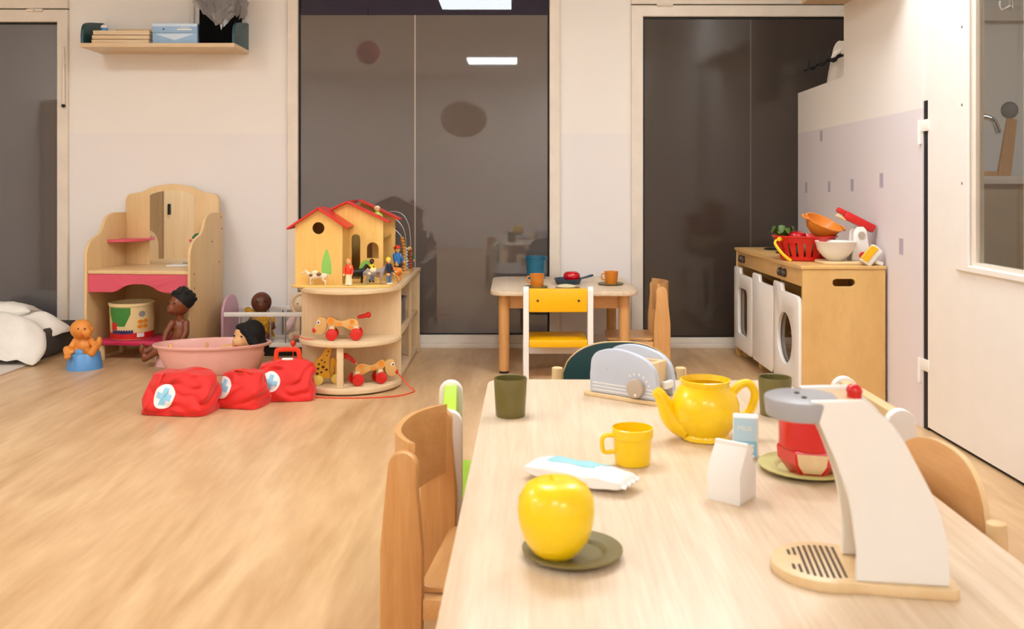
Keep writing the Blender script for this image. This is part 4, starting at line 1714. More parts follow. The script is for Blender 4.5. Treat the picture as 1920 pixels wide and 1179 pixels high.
# main block B behind, open on the right
bx0, bx1, by0, by1 = -1.013, -0.652, 4.722, 5.05
bE, bA = 0.318, 0.405
bxc = -0.833
g = G()
g.plate([(bx0, BT), (bx1, BT), (bx1, bE), (bxc, bA), (bx0, bE)], [arch(-0.812, -0.768, BT + 0.01, 0.246), arch(-0.757 + 0.022, -0.757 + 0.082, 0.125, 0.205)], 0.012, 'xz', by0)
w = g.build('main_front_wall', 'doll_wood', t)
g = G()
g.plate([(-0.775, BT + 0.03), (-0.70, BT + 0.03)] + circ(-0.7375, 0.06, 0.0375, 0.055, 12, 0, 180), th=0.0006, plane='xz', off=by0 - 0.0008)
g.build('painted_bush', 'green', w)
g = G()
g.plate([(bx0, BT), (bx1 + 0.02, BT), (bx1 + 0.02, bE), (bxc + 0.02, bA), (bx0, bE)], [rect(-0.815, -0.765, 0.02, 0.24)], 0.01, 'xz', by1)
g.build('main_rear_wall', 'doll_wood', t)
g = G()
g.bb(bx0, bx0 + 0.01, by0 + 0.0122, by1, BT, bE - 0.004)
g.build('main_left_wall', 'doll_wood', t)
g = G()
g.bb(-0.76, bx1, by0 + 0.0122, by1 - 0.0002, 0.225, 0.233)
g.build('upper_floor', 'doll_wood', t)
g = G()
g.bb(-0.764, -0.757, by0 + 0.0122, by1 - 0.0002, BT, 0.35)
g.build('inner_wall', 'brownhole', t)
roof_slab('roof_slab', bxc, bA + 0.0005, bx0, bE + 0.0005, by0 - 0.025, by1 + 0.03)
roof_slab('roof_slab', bxc, bA + 0.0005, bx1, bE + 0.0005, by0 - 0.025, by0 + 0.06, ext=0.035)
roof_slab('roof_slab', bxc + 0.02, bA + 0.003, bx1 + 0.02, bE + 0.003, by1 - 0.08, by1 + 0.03, ext=0.035)
g = G()
g.bb(-0.735, -0.69, 4.86, 4.93, 0.2332, 0.29, 0.003)
g.bb(-0.74, -0.73, 4.86, 4.93, 0.2332, 0.34, 0.003)
g.build('toy_dresser', 'greyanimal', t)


# ------------------------------------------------------------------ figures
def figure(name, label, loc, h, rz, skin='skin_p', top='blue_j', legs='navy', hair='hair_y', shoes='black', skirt=False, hat=False, arm=0.0):
    """little standing toy person of height h, looking towards -y"""
    t = thing(name, label, 'toy figure', loc, rz, 'toy people on the shelf unit')
    s = h / 0.13
    V = lambda *p: tuple(v * s for v in p)
    g = G()
    g.ell(V(0, 0, 0.116), V(0.0125, 0.0125, 0.014), n=14, m=10)
    g.cap(V(0, 0, 0.09), V(0, 0, 0.108), 0.006 * s)
    g.cap(V(-0.006, 0, 0.05), V(0.006, 0, 0.09), 0.011 * s)
    for sx in (-1, 1):
        g.cap(V(sx * 0.016, 0, 0.09), V(sx * 0.021, -0.004 - arm * 0.01, 0.07), 0.0048 * s)
        g.cap(V(sx * 0.021, -0.004 - arm * 0.01, 0.07), V(sx * 0.020, -0.012 - arm * 0.014, 0.054 + arm * 0.015), 0.004 * s)
        g.ell(V(sx * 0.020, -0.013 - arm * 0.015, 0.050 + arm * 0.016), V(0.0045, 0.0045, 0.006), n=10, m=8)
        g.cap(V(sx * 0.008, 0, 0.05), V(sx * 0.009, 0, 0.006), 0.0062 * s, 0.005 * s)
    g.ell(V(0, -0.0125, 0.115), V(0.0025, 0.003, 0.0028), n=8, m=6)
    blob(g, 'body', skin, t, voxel=0.0022 * s, smooth=2)
    g = G()
    g.lathe([(0.0095 * s, 0.102 * s), (0.0145 * s, 0.096 * s), (0.0155 * s, 0.075 * s), (0.0150 * s, 0.054 * s), (0.008 * s, 0.054 * s)], 16, sy=0.85)
    for sx in (-1, 1):
        g.cap(V(sx * 0.0155, 0, 0.091), V(sx * 0.0212, -0.004 - arm * 0.01, 0.07), 0.0064 * s, 0.0058 * s)
        g.cap(V(sx * 0.0212, -0.004 - arm * 0.01, 0.07), V(sx * 0.0205, -0.010 - arm * 0.012, 0.059 + arm * 0.013), 0.0056 * s, 0.005 * s)
    g.build('jacket', top, t)
    g = G()
    if skirt:
        g.lathe([(0.0125 * s, 0.06 * s), (0.0165 * s, 0.03 * s), (0.018 * s, 0.004 * s), (0, 0.004 * s)], 16, sy=0.9)
    else:
        for sx in (-1, 1):
            g.cyl(V(sx * 0.0078, 0, 0.058), V(sx * 0.009, 0, 0.008), 0.0078 * s, 0.0068 * s, 12)
    g.build('skirt' if skirt else 'trousers', legs, t)
    g = G()
    for sx in (-1, 1):
        g.ell(V(sx * 0.009, -0.004, 0.0046), V(0.0068, 0.0115, 0.0046), n=12, m=8)
    g.build('shoes', shoes, t)
    g = G()
    g.ell(V(0, 0.0025, 0.119), V(0.0135, 0.0128, 0.0130), n=14, m=10)
    if hat:
        g.lathe([(0, 0.133 * s), (0.010 * s, 0.132 * s), (0.012 * s, 0.124 * s), (0.018 * s, 0.1235 * s), (0.018 * s, 0.122 * s), (0, 0.122 * s)], 16)
    g.build('hair', hair, t)
    for sx in (-1, 1):
        g = G()
        g.ell(V(sx * 0.0045, -0.0118, 0.1185), V(0.0016, 0.001, 0.002), n=8, m=6)
        g.build('eye', 'black', t)
    return t


def quad(name, label, loc, L, H, rz, m, patches=(), head_dn=0.0, cat='toy animal', horns=False, low=1.0, neck=1.0):
    """toy four-legged animal, length L, back height H, head towards +x"""
    t = thing(name, label, cat, loc, rz, 'toy animals on the shelf unit')
    g = G()
    b = H * 0.36
    g.cap((-L * 0.30, 0, H * 0.74), (L * 0.22, 0, H * 0.76), b * 0.60, b * 0.62, 14)
    g.ell((L * 0.12, 0, H * 0.70), (L * 0.2, b * 0.62, b * 0.72))
    hz = H * (1.10 - head_dn) * neck
    g.cap((L * 0.26, 0, H * 0.82), (L * 0.40, 0, hz), b * 0.42, b * 0.30)
    g.cap((L * 0.42, 0, hz), (L * 0.56, 0, hz - H * 0.16), b * 0.30, b * 0.19)
    for sy in (-1, 1):
        g.cap((L * 0.395, sy * b * 0.25, hz + b * 0.2), (L * 0.375, sy * b * 0.52, hz + b * 0.36), b * 0.09, b * 0.06)
        # front leg: elbow, wrist, hoof
        g.cap((L * 0.21, sy * b * 0.38, H * 0.62), (L * 0.225, sy * b * 0.40, H * 0.34), b * 0.27, b * 0.17)
        g.cap((L * 0.225, sy * b * 0.40, H * 0.34), (L * 0.21, sy * b * 0.40, b * 0.15), b * 0.16, b * 0.13)
        # hind leg: knee forward, hock back, near-vertical shank
        g.cap((-L * 0.30, sy * b * 0.38, H * 0.66), (-L * 0.24, sy * b * 0.42, H * 0.46), b * 0.36, b * 0.24)
        g.cap((-L * 0.24, sy * b * 0.42, H * 0.46), (-L * 0.335, sy * b * 0.42, H * 0.30), b * 0.21, b * 0.15)
        g.cap((-L * 0.335, sy * b * 0.42, H * 0.30), (-L * 0.315, sy * b * 0.42, b * 0.14), b * 0.14, b * 0.13)
    g.tube(smooth_pts([(-L * 0.40, 0, H * 0.84), (-L * 0.46, 0, H * 0.78), (-L * 0.47, 0, H * 0.5)], 3), b * 0.09, 6)
    o = blob(g, 'body', m, t, voxel=max(0.002, H * 0.03), smooth=3)
    for (x, y, z, r, mm) in patches:
        g = G()
        g.ell((x * L, y * b, z * H), (r * L, b * 0.3, r * L * 0.75), n=14, m=8)
        g.build('patch', mm, t)
    for sy in (-1, 1):
        g = G()
        g.ell((L * 0.455, sy * b * 0.24, hz + b * 0.06), b * 0.07, n=8, m=6)
        g.build('eye', 'black', t)
    return t


TB = HZ + BT
quad('toy_calf', 'small tan and cream toy calf under the painted cypress', (-0.945, 4.517, TB), 0.13, 0.062, 178, 'skin_c', [(-0.1, 0.45, 0.86, 0.10, 'cowbrown'), (0.2, 0.45, 0.8, 0.08, 'cowbrown'), (0.05, 0.3, 1.0, 0.12, 'cowwhite')])
figure('toy_woman', 'toy woman with ginger hair and long white skirt by the house corner', (-0.79, 4.475 + 0.04, TB), 0.13, -10, top='redhandle', legs='cowwhite', hair='hair_or', shoes='white', skirt=True)
quad('toy_foal', 'black toy foal between the house corner and the painted bush', (-0.765, 4.60, TB), 0.115, 0.075, 20, 'black', neck=1.05)
quad('toy_horse', 'grey and cream toy horse at the front edge of the house board', (-0.665, 4.545, TB), 0.125, 0.08, 12, 'greyanimal', [(-0.1, -0.45, 0.9, 0.13, 'cowwhite'), (0.1, -0.5, 0.72, 0.09, 'cowbrown'), (-0.25, -0.5, 0.7, 0.08, 'cowwhite')])
figure('toy_child', 'toy child in a yellow shirt standing behind the grey horse', (-0.70, 4.66, TB), 0.115, 0, skin='skin_d', top='hair_y', legs='jeans', hair='hair')
figure('toy_boy', 'toy boy with blond hair, dark shirt and jeans beside the grey horse', (-0.602, 4.56, TB), 0.132, 60, top='navy', legs='jeans', hair='hair_y', shoes='white')
quad('toy_cow', 'orange and white toy cow behind the blond toy boy', (-0.596, 4.70, TB), 0.11, 0.075, 150, 'hair_or', [(0.0, 0.5, 0.72, 0.13, 'cowwhite'), (-0.25, 0.5, 0.66, 0.07, 'cowwhite')])
figure('toy_farmer', 'toy man in a bright blue jacket and red cap at the shelf edge', (-0.612, 4.985, TB), 0.16, 40, top='blue_j', legs='navy', hair='redhandle', hat=True, arm=0.6)
quad('toy_lamb', 'tiny white toy lamb at the feet of the blue-jacketed man', (-0.60, 4.86, TB), 0.05, 0.035, 170, 'cowwhite')
figure('toy_gardener', 'toy man in a dark green top near the bead maze', (-0.602, 5.50, HZ), 0.13, 30, top='dkgreen', legs='jeans', hair='hair_y', shoes='white')
figure('toy_doll', 'pale toy doll in green peeping out of the house roof', (-0.705, 4.885, HZ + 0.2334), 0.152, 20, top='lime', legs='green', hair='cowwhite')

# bead maze
t = thing('bead_maze', 'wire bead maze with amber, pale and brown beads behind the toy house', 'bead maze', (-0.62, 5.24, HZ))
g = G()
g.bb(-0.16, 0.05, -0.05, 0.18, 0, 0.014, 0.003)
g.build('base_board', 'beech_h', t)
wires = []
for i, (x, y, hgt, xb) in enumerate(((0.018, -0.03, 0.25, -0.10), (0.018, 0.06, 0.30, -0.12), (0.036, 0.13, 0.335, -0.13))):
    pts = smooth_pts([(xb, y, 0.0142), (xb, y, hgt * 0.75), (xb + 0.035, y, hgt), (x - 0.055, y, hgt * 0.99), (x - 0.012, y, hgt * 0.80), (x, y, hgt * 0.5), (x, y, 0.0142)], 8)
    g = G()
    g.tube(pts, 0.0022, 6)
    g.build('wire', 'wire', t)
    wires.append((x, y, hgt))
wp = smooth_pts([(0.018 - 0.012, -0.03, 0.25 * 0.80), (0.018, -0.03, 0.125), (0.018, -0.03, 0.0142)], 40)[::-1]
acc, last = 0.0095, wp[0]
for q in wp[1:]:
    acc += (q - last).length
    last = q
    if acc >= 0.0175:
        acc -= 0.0175
        g = G()
        g.ell(q, (0.011, 0.011, 0.009), n=14, m=8)
        g.build('bead', 'beado', t)
for k in range(7):
    g = G()
    g.ell((0.018, 0.06, 0.024 + k * 0.018), (0.011, 0.011, 0.009), n=14, m=8)
    g.build('bead', 'beadw', t)
for k in range(7):
    g = G()
    g.ell((0.036, 0.13, 0.024 + k * 0.0155), (0.012, 0.012, 0.0085), n=14, m=8)
    g.build('bead', 'beadb', t)


# ------------------------------------------------------------------ pull-along dogs
def dog(label, loc, rz, flip=1, tail_up=True):
    """wooden pull-along dog, head towards -x"""
    t = thing('pull_along_dog', label, 'toy dog', loc, rz, 'pull-along dogs on the half-round shelves')
    hd = smooth_pts([(-0.088, 0.106), (-0.110, 0.112), (-0.128, 0.104), (-0.134, 0.085), (-0.141, 0.062), (-0.147, 0.048), (-0.142, 0.036), (-0.125, 0.029), (-0.105, 0.030), (-0.088, 0.045), (-0.082, 0.07), (-0.082, 0.094)], 4, True)
    g = G()
    g.plate([(p[0], p[1]) for p in hd], th=0.03, plane='xz', off=-0.015, bev=0.004, seg=2)
    h = g.build('head', 'dog_wood', t)
    for sy in (-1, 1):
        g = G()
        g.cyl((-0.121, sy * 0.0152, 0.087), (-0.121, sy * 0.0165, 0.087), 0.009, n=16)
        e = g.build('eye', 'paper', h)
        g = G()
        g.cyl((-0.122, sy * 0.0166, 0.086), (-0.122, sy * 0.0173, 0.086), 0.0045, n=12)
        g.build('pupil', 'black', h)
    g = G()
    g.ell((-0.141, 0, 0.047), (0.013, 0.019, 0.014))
    g.build('nose', 'red', h)
    bodyp = smooth_pts([(-0.075, 0.110), (-0.06, 0.112), (-0.045, 0.103), (-0.025, 0.094), (0.0, 0.094), (0.03, 0.104), (0.055, 0.100), (0.068, 0.080), (0.062, 0.055), (0.042, 0.046), (0.02, 0.053), (-0.005, 0.064), (-0.04, 0.066), (-0.062, 0.066), (-0.08, 0.078), (-0.083, 0.097)], 4, True)
    g = G()
    g.plate([(p[0], p[1]) for p in bodyp], th=0.036, plane='xz', off=-0.018, bev=0.004, seg=2)
    b = g.build('body', 'dog_wood', t)
    for sy in (-1, 1):
        for (x, z, r, ry) in ((-0.062, 0.093, 0.015, 0.016), (-0.022, 0.077, 0.014, 0.009), (0.038, 0.087, 0.012, 0.011), (0.028, 0.063, 0.009, 0.008)):
            g = G()
            g.plate(circ(x, z, r, ry, 18), th=0.0008, plane='xz', off=(0.0178 if sy > 0 else -0.0186))
            g.build('spot', 'orange_p', b)
    for x, r in ((-0.058, 0.028), (0.058, 0.029)):
        g = G()
        g.cyl((x, -0.038, r), (x, 0.038, r), 0.006, n=12)
        g.build('axle', 'toy_wood', t)
        g = G()
        g.bb(x - 0.012, x + 0.012, -0.02, 0.02, r - 0.006, 0.068, 0.003)
        g.build('leg_block', 'toy_wood', t)
        for sy in (-1, 1):
            g = G()
            g.lathe([(0, 0.0), (r * 0.9, 0.0), (r, 0.004), (r, 0.012), (r * 0.9, 0.017), (r * 0.5, 0.020), (0, 0.021)], 26, Mx=Matrix.Translation((x, sy * 0.022, r)) @ Matrix.Rotation(R(-90 * sy), 4, 'X'))
            g.build('wheel', 'red', t)
    g = G()
    g.tube(smooth_pts([(0.05, 0, 0.094), (0.058, 0, 0.103), (0.066, 0, 0.108)], 4), 0.004, 8)
    g.build('tail_spring', 'toy_wood', t)
    g = G()
    if tail_up:
        tp = [(0.063, 0, 0.106), (0.077, 0, 0.121), (0.095, 0, 0.135), (0.111, 0, 0.144)]
    else:
        tp = [(0.062, 0, 0.107), (0.078, 0, 0.110), (0.095, 0, 0.113), (0.114, 0, 0.118)]
    g.tube(tp, [0.006, 0.010, 0.011, 0.012], 12)
    g.ell(tp[3], 0.0145)
    g.build('tail', 'red', t)
    return t


dogA = dog('wooden pull-along dog facing left on the middle half-round shelf', (-0.808, 4.500, 0.2502), 4, tail_up=False)
dogB = dog('wooden pull-along dog facing right on the bottom half-round board', (-0.697, 4.515, 0.0342), 207)
# its red cord
g = G()
cp = [(-0.571, 4.579, 0.081), (-0.545, 4.56, 0.062), (-0.50, 4.53, 0.02), (-0.472, 4.51, 0.004), (-0.478, 4.47, 0.003)] 
cp += [(-0.53, 4.40, 0.003), (-0.62, 4.365, 0.003), (-0.76, 4.35, 0.003), (-0.92, 4.365, 0.003), (-0.99, 4.40, 0.003)]
g.tube(smooth_pts(cp, 6), 0.003, 6)
adopt(g.build('pull_cord', 'redhandle', None), dogB)
g = G()
g.tube(smooth_pts([(-0.955, 4.48, 0.2545), (-1.0, 4.50, 0.2545), (-1.05, 4.56, 0.257), (-1.075, 4.60, 0.24), (-1.08, 4.605, 0.17), (-1.08, 4.605, 0.08), (-1.075, 4.60, 0.012)], 6), 0.0022, 6)
adopt(g.build('pull_cord', 'redhandle', None), dogA)
g = G()
g.ell((-1.079, 4.604, 0.215), (0.013, 0.013, 0.016))
adopt(g.build('cord_bead', 'redhandle', None), dogA)

# giraffe
t = thing('toy_giraffe', 'yellow spotted wooden toy giraffe on the bottom board', 'toy giraffe', (-0.905, 4.53, 0.0342), 12)
gp = smooth_pts([(-0.045, 0.03), (-0.05, 0.08), (-0.048, 0.115), (-0.025, 0.135), (-0.012, 0.155), (0.0, 0.180), (-0.012, 0.187), (-0.014, 0.192), (0.02, 0.192), (0.03, 0.182), (0.026, 0.150), (0.018, 0.12), (0.016, 0.08), (0.02, 0.03), (0.0, 0.032), (-0.02, 0.03)], 4, True)
g = G()
g.plate([(p[0], p[1]) for p in gp], th=0.03, plane='xz', off=-0.035, bev=0.004, seg=2)
b = g.build('front_half', 'giraffe', t)
rp = smooth_pts([(0.024, 0.03), (0.022, 0.10), (0.03, 0.125), (0.045, 0.12), (0.058, 0.09), (0.06, 0.03), (0.046, 0.03), (0.044, 0.075), (0.04, 0.08), (0.036, 0.03)], 4, True)
g = G()
g.plate([(p[0], p[1]) for p in rp], th=0.03, plane='xz', off=-0.02, bev=0.004, seg=2)
g.build('rear_half', 'giraffe', t)
for (x, z, r) in ((-0.032, 0.10, 0.006), (-0.018, 0.118, 0.005), (-0.036, 0.078, 0.007), (-0.012, 0.085, 0.008), (0.004, 0.072, 0.007), (-0.04, 0.055, 0.008), (0.006, 0.14, 0.004), (0.013, 0.158, 0.004), (-0.004, 0.108, 0.005), (-0.02, 0.06, 0.006)):
    g = G()
    g.plate(circ(x, z, r, r * 0.8, 9), th=0.0006, plane='xz', off=-0.0355)
    g.build('spot', 'spot', b)
g = G()
g.cyl((0.004, -0.0362, 0.183), (0.004, -0.034, 0.183), 0.008, n=14)
g.build('nose_spot', 'black', b)
for (x, y) in ((-0.035, -0.048), (-0.035, -0.003), (0.05, -0.03), (0.05, 0.012)):
    g = G()
    g.cyl((x, y, 0.024), (x, y + 0.012, 0.024), 0.024, n=22, bev=0.003)
    g.build('wheel', 'giraffe_w', t)
g = G()
g.cyl((-0.035, -0.046, 0.024), (-0.035, 0.008, 0.024), 0.006, n=10)
g.cyl((0.05, -0.028, 0.024), (0.05, 0.022, 0.024), 0.006, n=10)
g.build('axle', 'toy_wood', t)


# ================================================================== VANITY
t = thing('toy_vanity', 'maple play vanity with arched mirror and pink apron by the wall', 'vanity', (-2.072, 5.712, 0), -5.7)
VW, VD = 0.315, 0.45
side = [(0, 0), (0, 0.827), (-0.13, 0.83)] + [(p[0], p[1]) for p in smooth_pts([(-0.16, 0.829), (-0.215, 0.815), (-0.252, 0.785), (-0.278, 0.74), (-0.31, 0.71), (-0.36, 0.695), (-0.405, 0.672), (-0.438, 0.635), (-0.45, 0.60)], 4)] + [(-0.45, 0)]
for sx in (-1, 1):
    g = G()
    x = sx * VW - (0.018 if sx > 0 else 0)
    g.plate(side, th=0.018, plane='yz', off=x, bev=0.003, seg=2)
    s = g.build('side_panel', 'vanity', t)
    if sx > 0:
        for (y, z) in ((-0.03, 0.80), (-0.02, 0.73), (-0.16, 0.66), (-0.06, 0.53), (-0.40, 0.49), (-0.40, 0.41), (-0.03, 0.09)):
            g = G()
            g.cyl((x + 0.0178, y, z), (x + 0.0192, y, z), 0.005, n=10)
            g.build('screw', 'brownhole', s)
bk = [(-0.2965, 0.0), (0.2965, 0.0), (0.2965, 0.895)] + [(p[0], p[1]) for p in smooth_pts([(0.292, 0.92), (0.272, 0.94), (0.235, 0.945), (0.19, 0.955), (0.12, 0.985), (0.0, 1.0), (-0.12, 0.985), (-0.19, 0.955), (-0.235, 0.945), (-0.272, 0.94), (-0.292, 0.92), (-0.2965, 0.895)], 4)]
g = G()
g.plate(bk, th=0.018, plane='xz', off=-0.018, bev=0.003, seg=2)
g.build('back_board', 'vanity', t)
mo = [(-0.14, 0.515), (0.14, 0.515), (0.14, 0.93)] + [(p[0], p[1]) for p in smooth_pts([(0.13, 0.938), (0.07, 0.955), (0, 0.96), (-0.07, 0.955), (-0.13, 0.938)], 4)] + [(-0.14, 0.93)]
g = G()
g.plate(mo, th=0.003, plane='xz', off=-0.0213)
g.build('mirror', 'mirror', t)
g = G()
g.bb(-0.2965, 0.2965, -0.44, -0.0215, 0.49, 0.51, 0.003)
g.build('desk_top', 'vanity', t)
ap = [(-0.2965, 0.489), (-0.2965, 0.386), (-0.165, 0.386)] + [(p[0], p[1]) for p in smooth_pts([(-0.15, 0.387), (-0.12, 0.397), (-0.08, 0.42), (-0.04, 0.431), (0, 0.434), (0.04, 0.431), (0.08, 0.42), (0.12, 0.397), (0.15, 0.387)], 4)] + [(0.165, 0.386), (0.2965, 0.386), (0.2965, 0.489)]
g = G()
g.plate(ap, th=0.018, plane='xz', off=-0.437, bev=0.002)
g.build('apron', 'pink', t)
for sx in (-1, 1):
    g = G()
    q = [(sx * 0.2962, -0.0216)] + [(sx * (0.2962 - 0.16 * math.sin(R(a))), -0.0216 - 0.21 * math.cos(R(a))) for a in range(0, 91, 9)]
    g.plate(q, th=0.016, plane='xy', off=0.655, bev=0.002)
    g.build('corner_shelf', 'pink', t)
VT = Matrix.Translation((-2.072, 5.712, 0)) @ Matrix.Rotation(R(-5.7), 4, 'Z')
g = G()
g.ell((0, 0, 0.02), (0.05, 0.035, 0.018))
g.ell((0.035, 0.0, 0.045), (0.03, 0.03, 0.022))
g.ell((0.05, -0.02, 0.06), (0.012, 0.01, 0.014))
g.ell((0.05, 0.02, 0.06), (0.012, 0.01, 0.014))
for (x, y) in ((-0.03, -0.025), (-0.03, 0.025), (0.02, -0.03), (0.02, 0.03)):
    g.ell((x, y, 0.01), (0.022, 0.012, 0.010))
blob(g, 'toy_frog', 'dkgreen', None, 0.004, 2, VT @ Vector((0.225, -0.1, 0.6712)), None)
tag(bpy.data.objects['toy_frog'], 'small dark green toy frog on the right pink corner shelf', 'toy animal')
g = G()
g.bb(-0.10, 0.10, -0.05, 0.05, 0, 0.010, 0.003)
tag(g.build('paper_tray', 'paper', None, VT @ Vector((0.14, -0.13, 0.5102)), (0, 0, R(-5.7))), 'flat white tray on the vanity desk in front of the mirror', 'tray')

# stool and bucket in the knee hole
t = thing('toy_stool', 'low deep pink stool in the knee hole of the vanity', 'stool', (-2.14, 5.42, 0), -5.7)
g = G()
g.plate(rrect(-0.225, 0.175, -0.14, 0.14, 0.05), th=0.026, plane='xy', off=0.084, bev=0.008, seg=3)
g.build('seat', 'pink_dark', t)
for sx in (-0.19, 0.14):
    for sy in (-0.11, 0.11):
        g = G()
        g.cyl((sx, sy, 0), (sx, sy, 0.0838), 0.016, n=14)
        g.build('leg', 'vanity', t)
t = thing('snack_bucket', 'round toy food tub with green and orange label on the pink stool', 'bucket', (-2.205, 5.42, 0.1102), 20)
g = G()
g.lathe([(0, 0), (0.112, 0), (0.117, 0.004), (0.124, 0.19), (0.129, 0.192), (0.129, 0.206), (0.126, 0.208), (0.120, 0.208), (0.113, 0.008), (0, 0.006)], 48)
g.build('tub_body', 'labelcream', t)


def wrap(name, outline_fn, u0, u1, v0, v1, m, lift=0.0008, nu=20, nv=6):
    """patch on the bucket wall: u in degrees from the camera-facing side, v height"""
    g = G()
    rows = []
    for j in range(nv + 1):
        row = []
        for i in range(nu + 1):
            fu, fv = i / nu, j / nv
            u, v = outline_fn(u0 + (u1 - u0) * fu, v0 + (v1 - v0) * fv, fu, fv)
            r = 0.117 + (0.124 - 0.117) * (v - 0.004) / 0.186 + lift
            a = R(-90 + u)
            row.append(g.bm.verts.new((r * math.cos(a), r * math.sin(a), v)))
        rows.append(row)
    for A, B in zip(rows, rows[1:]):
        for i in range(nu):
            g.bm.faces.new((A[i], A[i + 1], B[i + 1], B[i]))
    return g.build(name, m, t)


same = lambda u, v, fu, fv: (u, v)
wrap('red_band', same, -110, 110, 0.006, 0.042, 'labelred')
wrap('green_print', lambda u, v, fu, fv: (u if fv > 0.65 else u + (1 - 2 * fu) * (0.65 - fv) * 24, v), -68, -2, 0.08, 0.186, 'labelgreen')
for (a, z) in ((23, 0.105), (38, 0.107), (22, 0.077), (37, 0.078)):
    wrap('biscuit_print', lambda u, v, fu, fv, a=a, z=z: (a + 7.5 * (2 * fu - 1) * math.sqrt(max(0, 1 - (2 * fv - 1) ** 2)), z + 0.012 * (2 * fv - 1)), 0, 1, 0, 1, 'orange_p', 0.0012, 8, 8)
wrap('navy_lettering_block', lambda u, v, fu, fv: (u, v + (0.006 if int(fu * 18) % 2 else 0)), -58, 4, 0.034, 0.054, 'labelnavy', 0.0014, 36, 1)
wrap('barcode_patch', same, 14, 34, 0.016, 0.040, 'paper', 0.0014)
wrap('red_figures', lambda u, v, fu, fv: (u, v), -60, -40, 0.058, 0.10, 'labelred', 0.0013)
wrap('grey_logo', lambda u, v, fu, fv: (27 + 9 * (2 * fu - 1) * math.sqrt(max(0, 1 - (2 * fv - 1) ** 2)), 0.148 + 0.018 * (2 * fv - 1)), 0, 1, 0, 1, 'greyanimal', 0.0012, 8, 8)


# ================================================================== DOLLS
def eyes(t, pts, r=0.006, m='black'):
    for p in pts:
        g = G()
        g.ell(p, r, n=8, m=6)
        g.build('eye', m, t)


# orange baby on the blue potty
def potty(name, label, loc, rz, r, h, m):
    t = thing(name, label, 'potty', loc, rz)
    g = G()
    g.lathe([(r, 0.0), (r * 1.0, 0.004), (r * 0.86, h - 0.006), (r * 0.80, h), (r * 0.70, h - 0.002), (r * 0.62, h * 0.45), (0, h * 0.35)], 36)
    g.build('bowl', m, t)
    g = G()
    g.ell((0, -r * 0.72, h + 0.006), (r * 0.26, r * 0.13, 0.022))
    g.build('splash_guard', m, t)
    return t


P1 = Vector((-2.322, 5.07, 0))
potty('toy_potty', 'sky blue toy potty under the orange baby doll', P1, 0, 0.093, 0.088, 'blue_pl')
t = thing('baby_doll', 'bare orange vinyl baby doll sitting on the blue potty', 'doll', P1 + Vector((0, 0, 0.04)), 0)
g = G()
g.ell((-0.005, 0.01, 0.075), (0.046, 0.042, 0.058))
g.ell((0.0, 0.012, 0.032), (0.052, 0.046, 0.032))
g.ell((-0.018, 0.0, 0.172), (0.057, 0.056, 0.054))
g.ell((0.020, -0.028, 0.156), (0.030, 0.028, 0.028))
g.ell((0.010, -0.052, 0.166), (0.008, 0.008, 0.008))
g.cap((-0.008, 0.006, 0.115), (-0.008, 0.004, 0.135), 0.024)
g.cap((-0.045, -0.005, 0.11), (-0.062, -0.025, 0.075), 0.019, 0.017)
g.cap((-0.062, -0.025, 0.075), (-0.045, -0.055, 0.06), 0.016, 0.014)
g.ell((-0.04, -0.06, 0.06), (0.016, 0.014, 0.014))
g.cap((0.035, 0.0, 0.11), (0.062, -0.02, 0.09), 0.018, 0.015)
g.cap((0.062, -0.02, 0.09), (0.078, -0.02, 0.105), 0.014, 0.013)
for k in range(4):
    g.cap((0.078, -0.02, 0.105), (0.09 - 0.004 * k, -0.03 + 0.006 * k, 0.12 - 0.003 * k), 0.006, 0.005, 8)
g.cap((-0.035, -0.01, 0.035), (-0.068, -0.055, 0.07), 0.026, 0.022)
g.cap((-0.068, -0.055, 0.07), (-0.05, -0.085, 0.04), 0.021, 0.016)
g.ell((-0.045, -0.098, 0.04), (0.017, 0.026, 0.015))
g.cap((0.03, -0.01, 0.035), (0.062, -0.05, 0.055), 0.026, 0.022)
g.cap((0.062, -0.05, 0.055), (0.098, -0.055, 0.10), 0.021, 0.016)
g.ell((0.108, -0.062, 0.116), (0.014, 0.018, 0.026))
for sx in (-1, 1):
    g.ell((-0.018 + sx * 0.056, 0.008, 0.168), (0.008, 0.014, 0.016))
blob(g, 'body', 'skin_o', t, 0.0042, 3)
eyes(t, [(-0.01, -0.052, 0.182), (0.024, -0.05, 0.182)], 0.005, 'brownhole')
g = G()
g.ell((0.014, -0.057, 0.148), (0.010, 0.003, 0.003))
g.build('mouth', 'redhandle', t)

# brown doll on the pink potty
P2 = Vector((-1.892, 5.165, 0))
potty('toy_potty', 'pale pink toy potty half hidden behind the bath tub', P2, 0, 0.078, 0.085, 'potty_pink')
t = thing('brown_doll', 'bare brown vinyl doll with curly black hair sitting by the tub', 'doll', P2 + Vector((0.0, 0, 0.045)), 0)
g = G()
hx, hz = 0.052, 0.29
g.ell((0.055, 0.01, 0.145), (0.048, 0.040, 0.065))
g.ell((0.03, 0.005, 0.055), (0.055, 0.045, 0.045))
g.cap((0.04, 0.005, 0.06), (0.055, 0.005, 0.13), 0.042, 0.040)
g.cap((0.055, 0.004, 0.2), (0.052, 0.0, 0.235), 0.022, 0.022)
g.ell((hx, 0.0, hz), (0.055, 0.058, 0.062))
g.ell((hx - 0.022, -0.028, hz - 0.022), (0.036, 0.03, 0.034))
g.ell((hx - 0.036, -0.047, hz - 0.006), (0.010, 0.011, 0.009))
g.ell((hx - 0.03, -0.05, hz - 0.034), (0.014, 0.009, 0.009))
g.cap((0.02, -0.02, 0.19), (-0.005, -0.045, 0.14), 0.019, 0.016)
g.cap((-0.005, -0.045, 0.14), (-0.01, -0.06, 0.095), 0.016, 0.013)
g.ell((-0.01, -0.065, 0.085), (0.014, 0.013, 0.018))
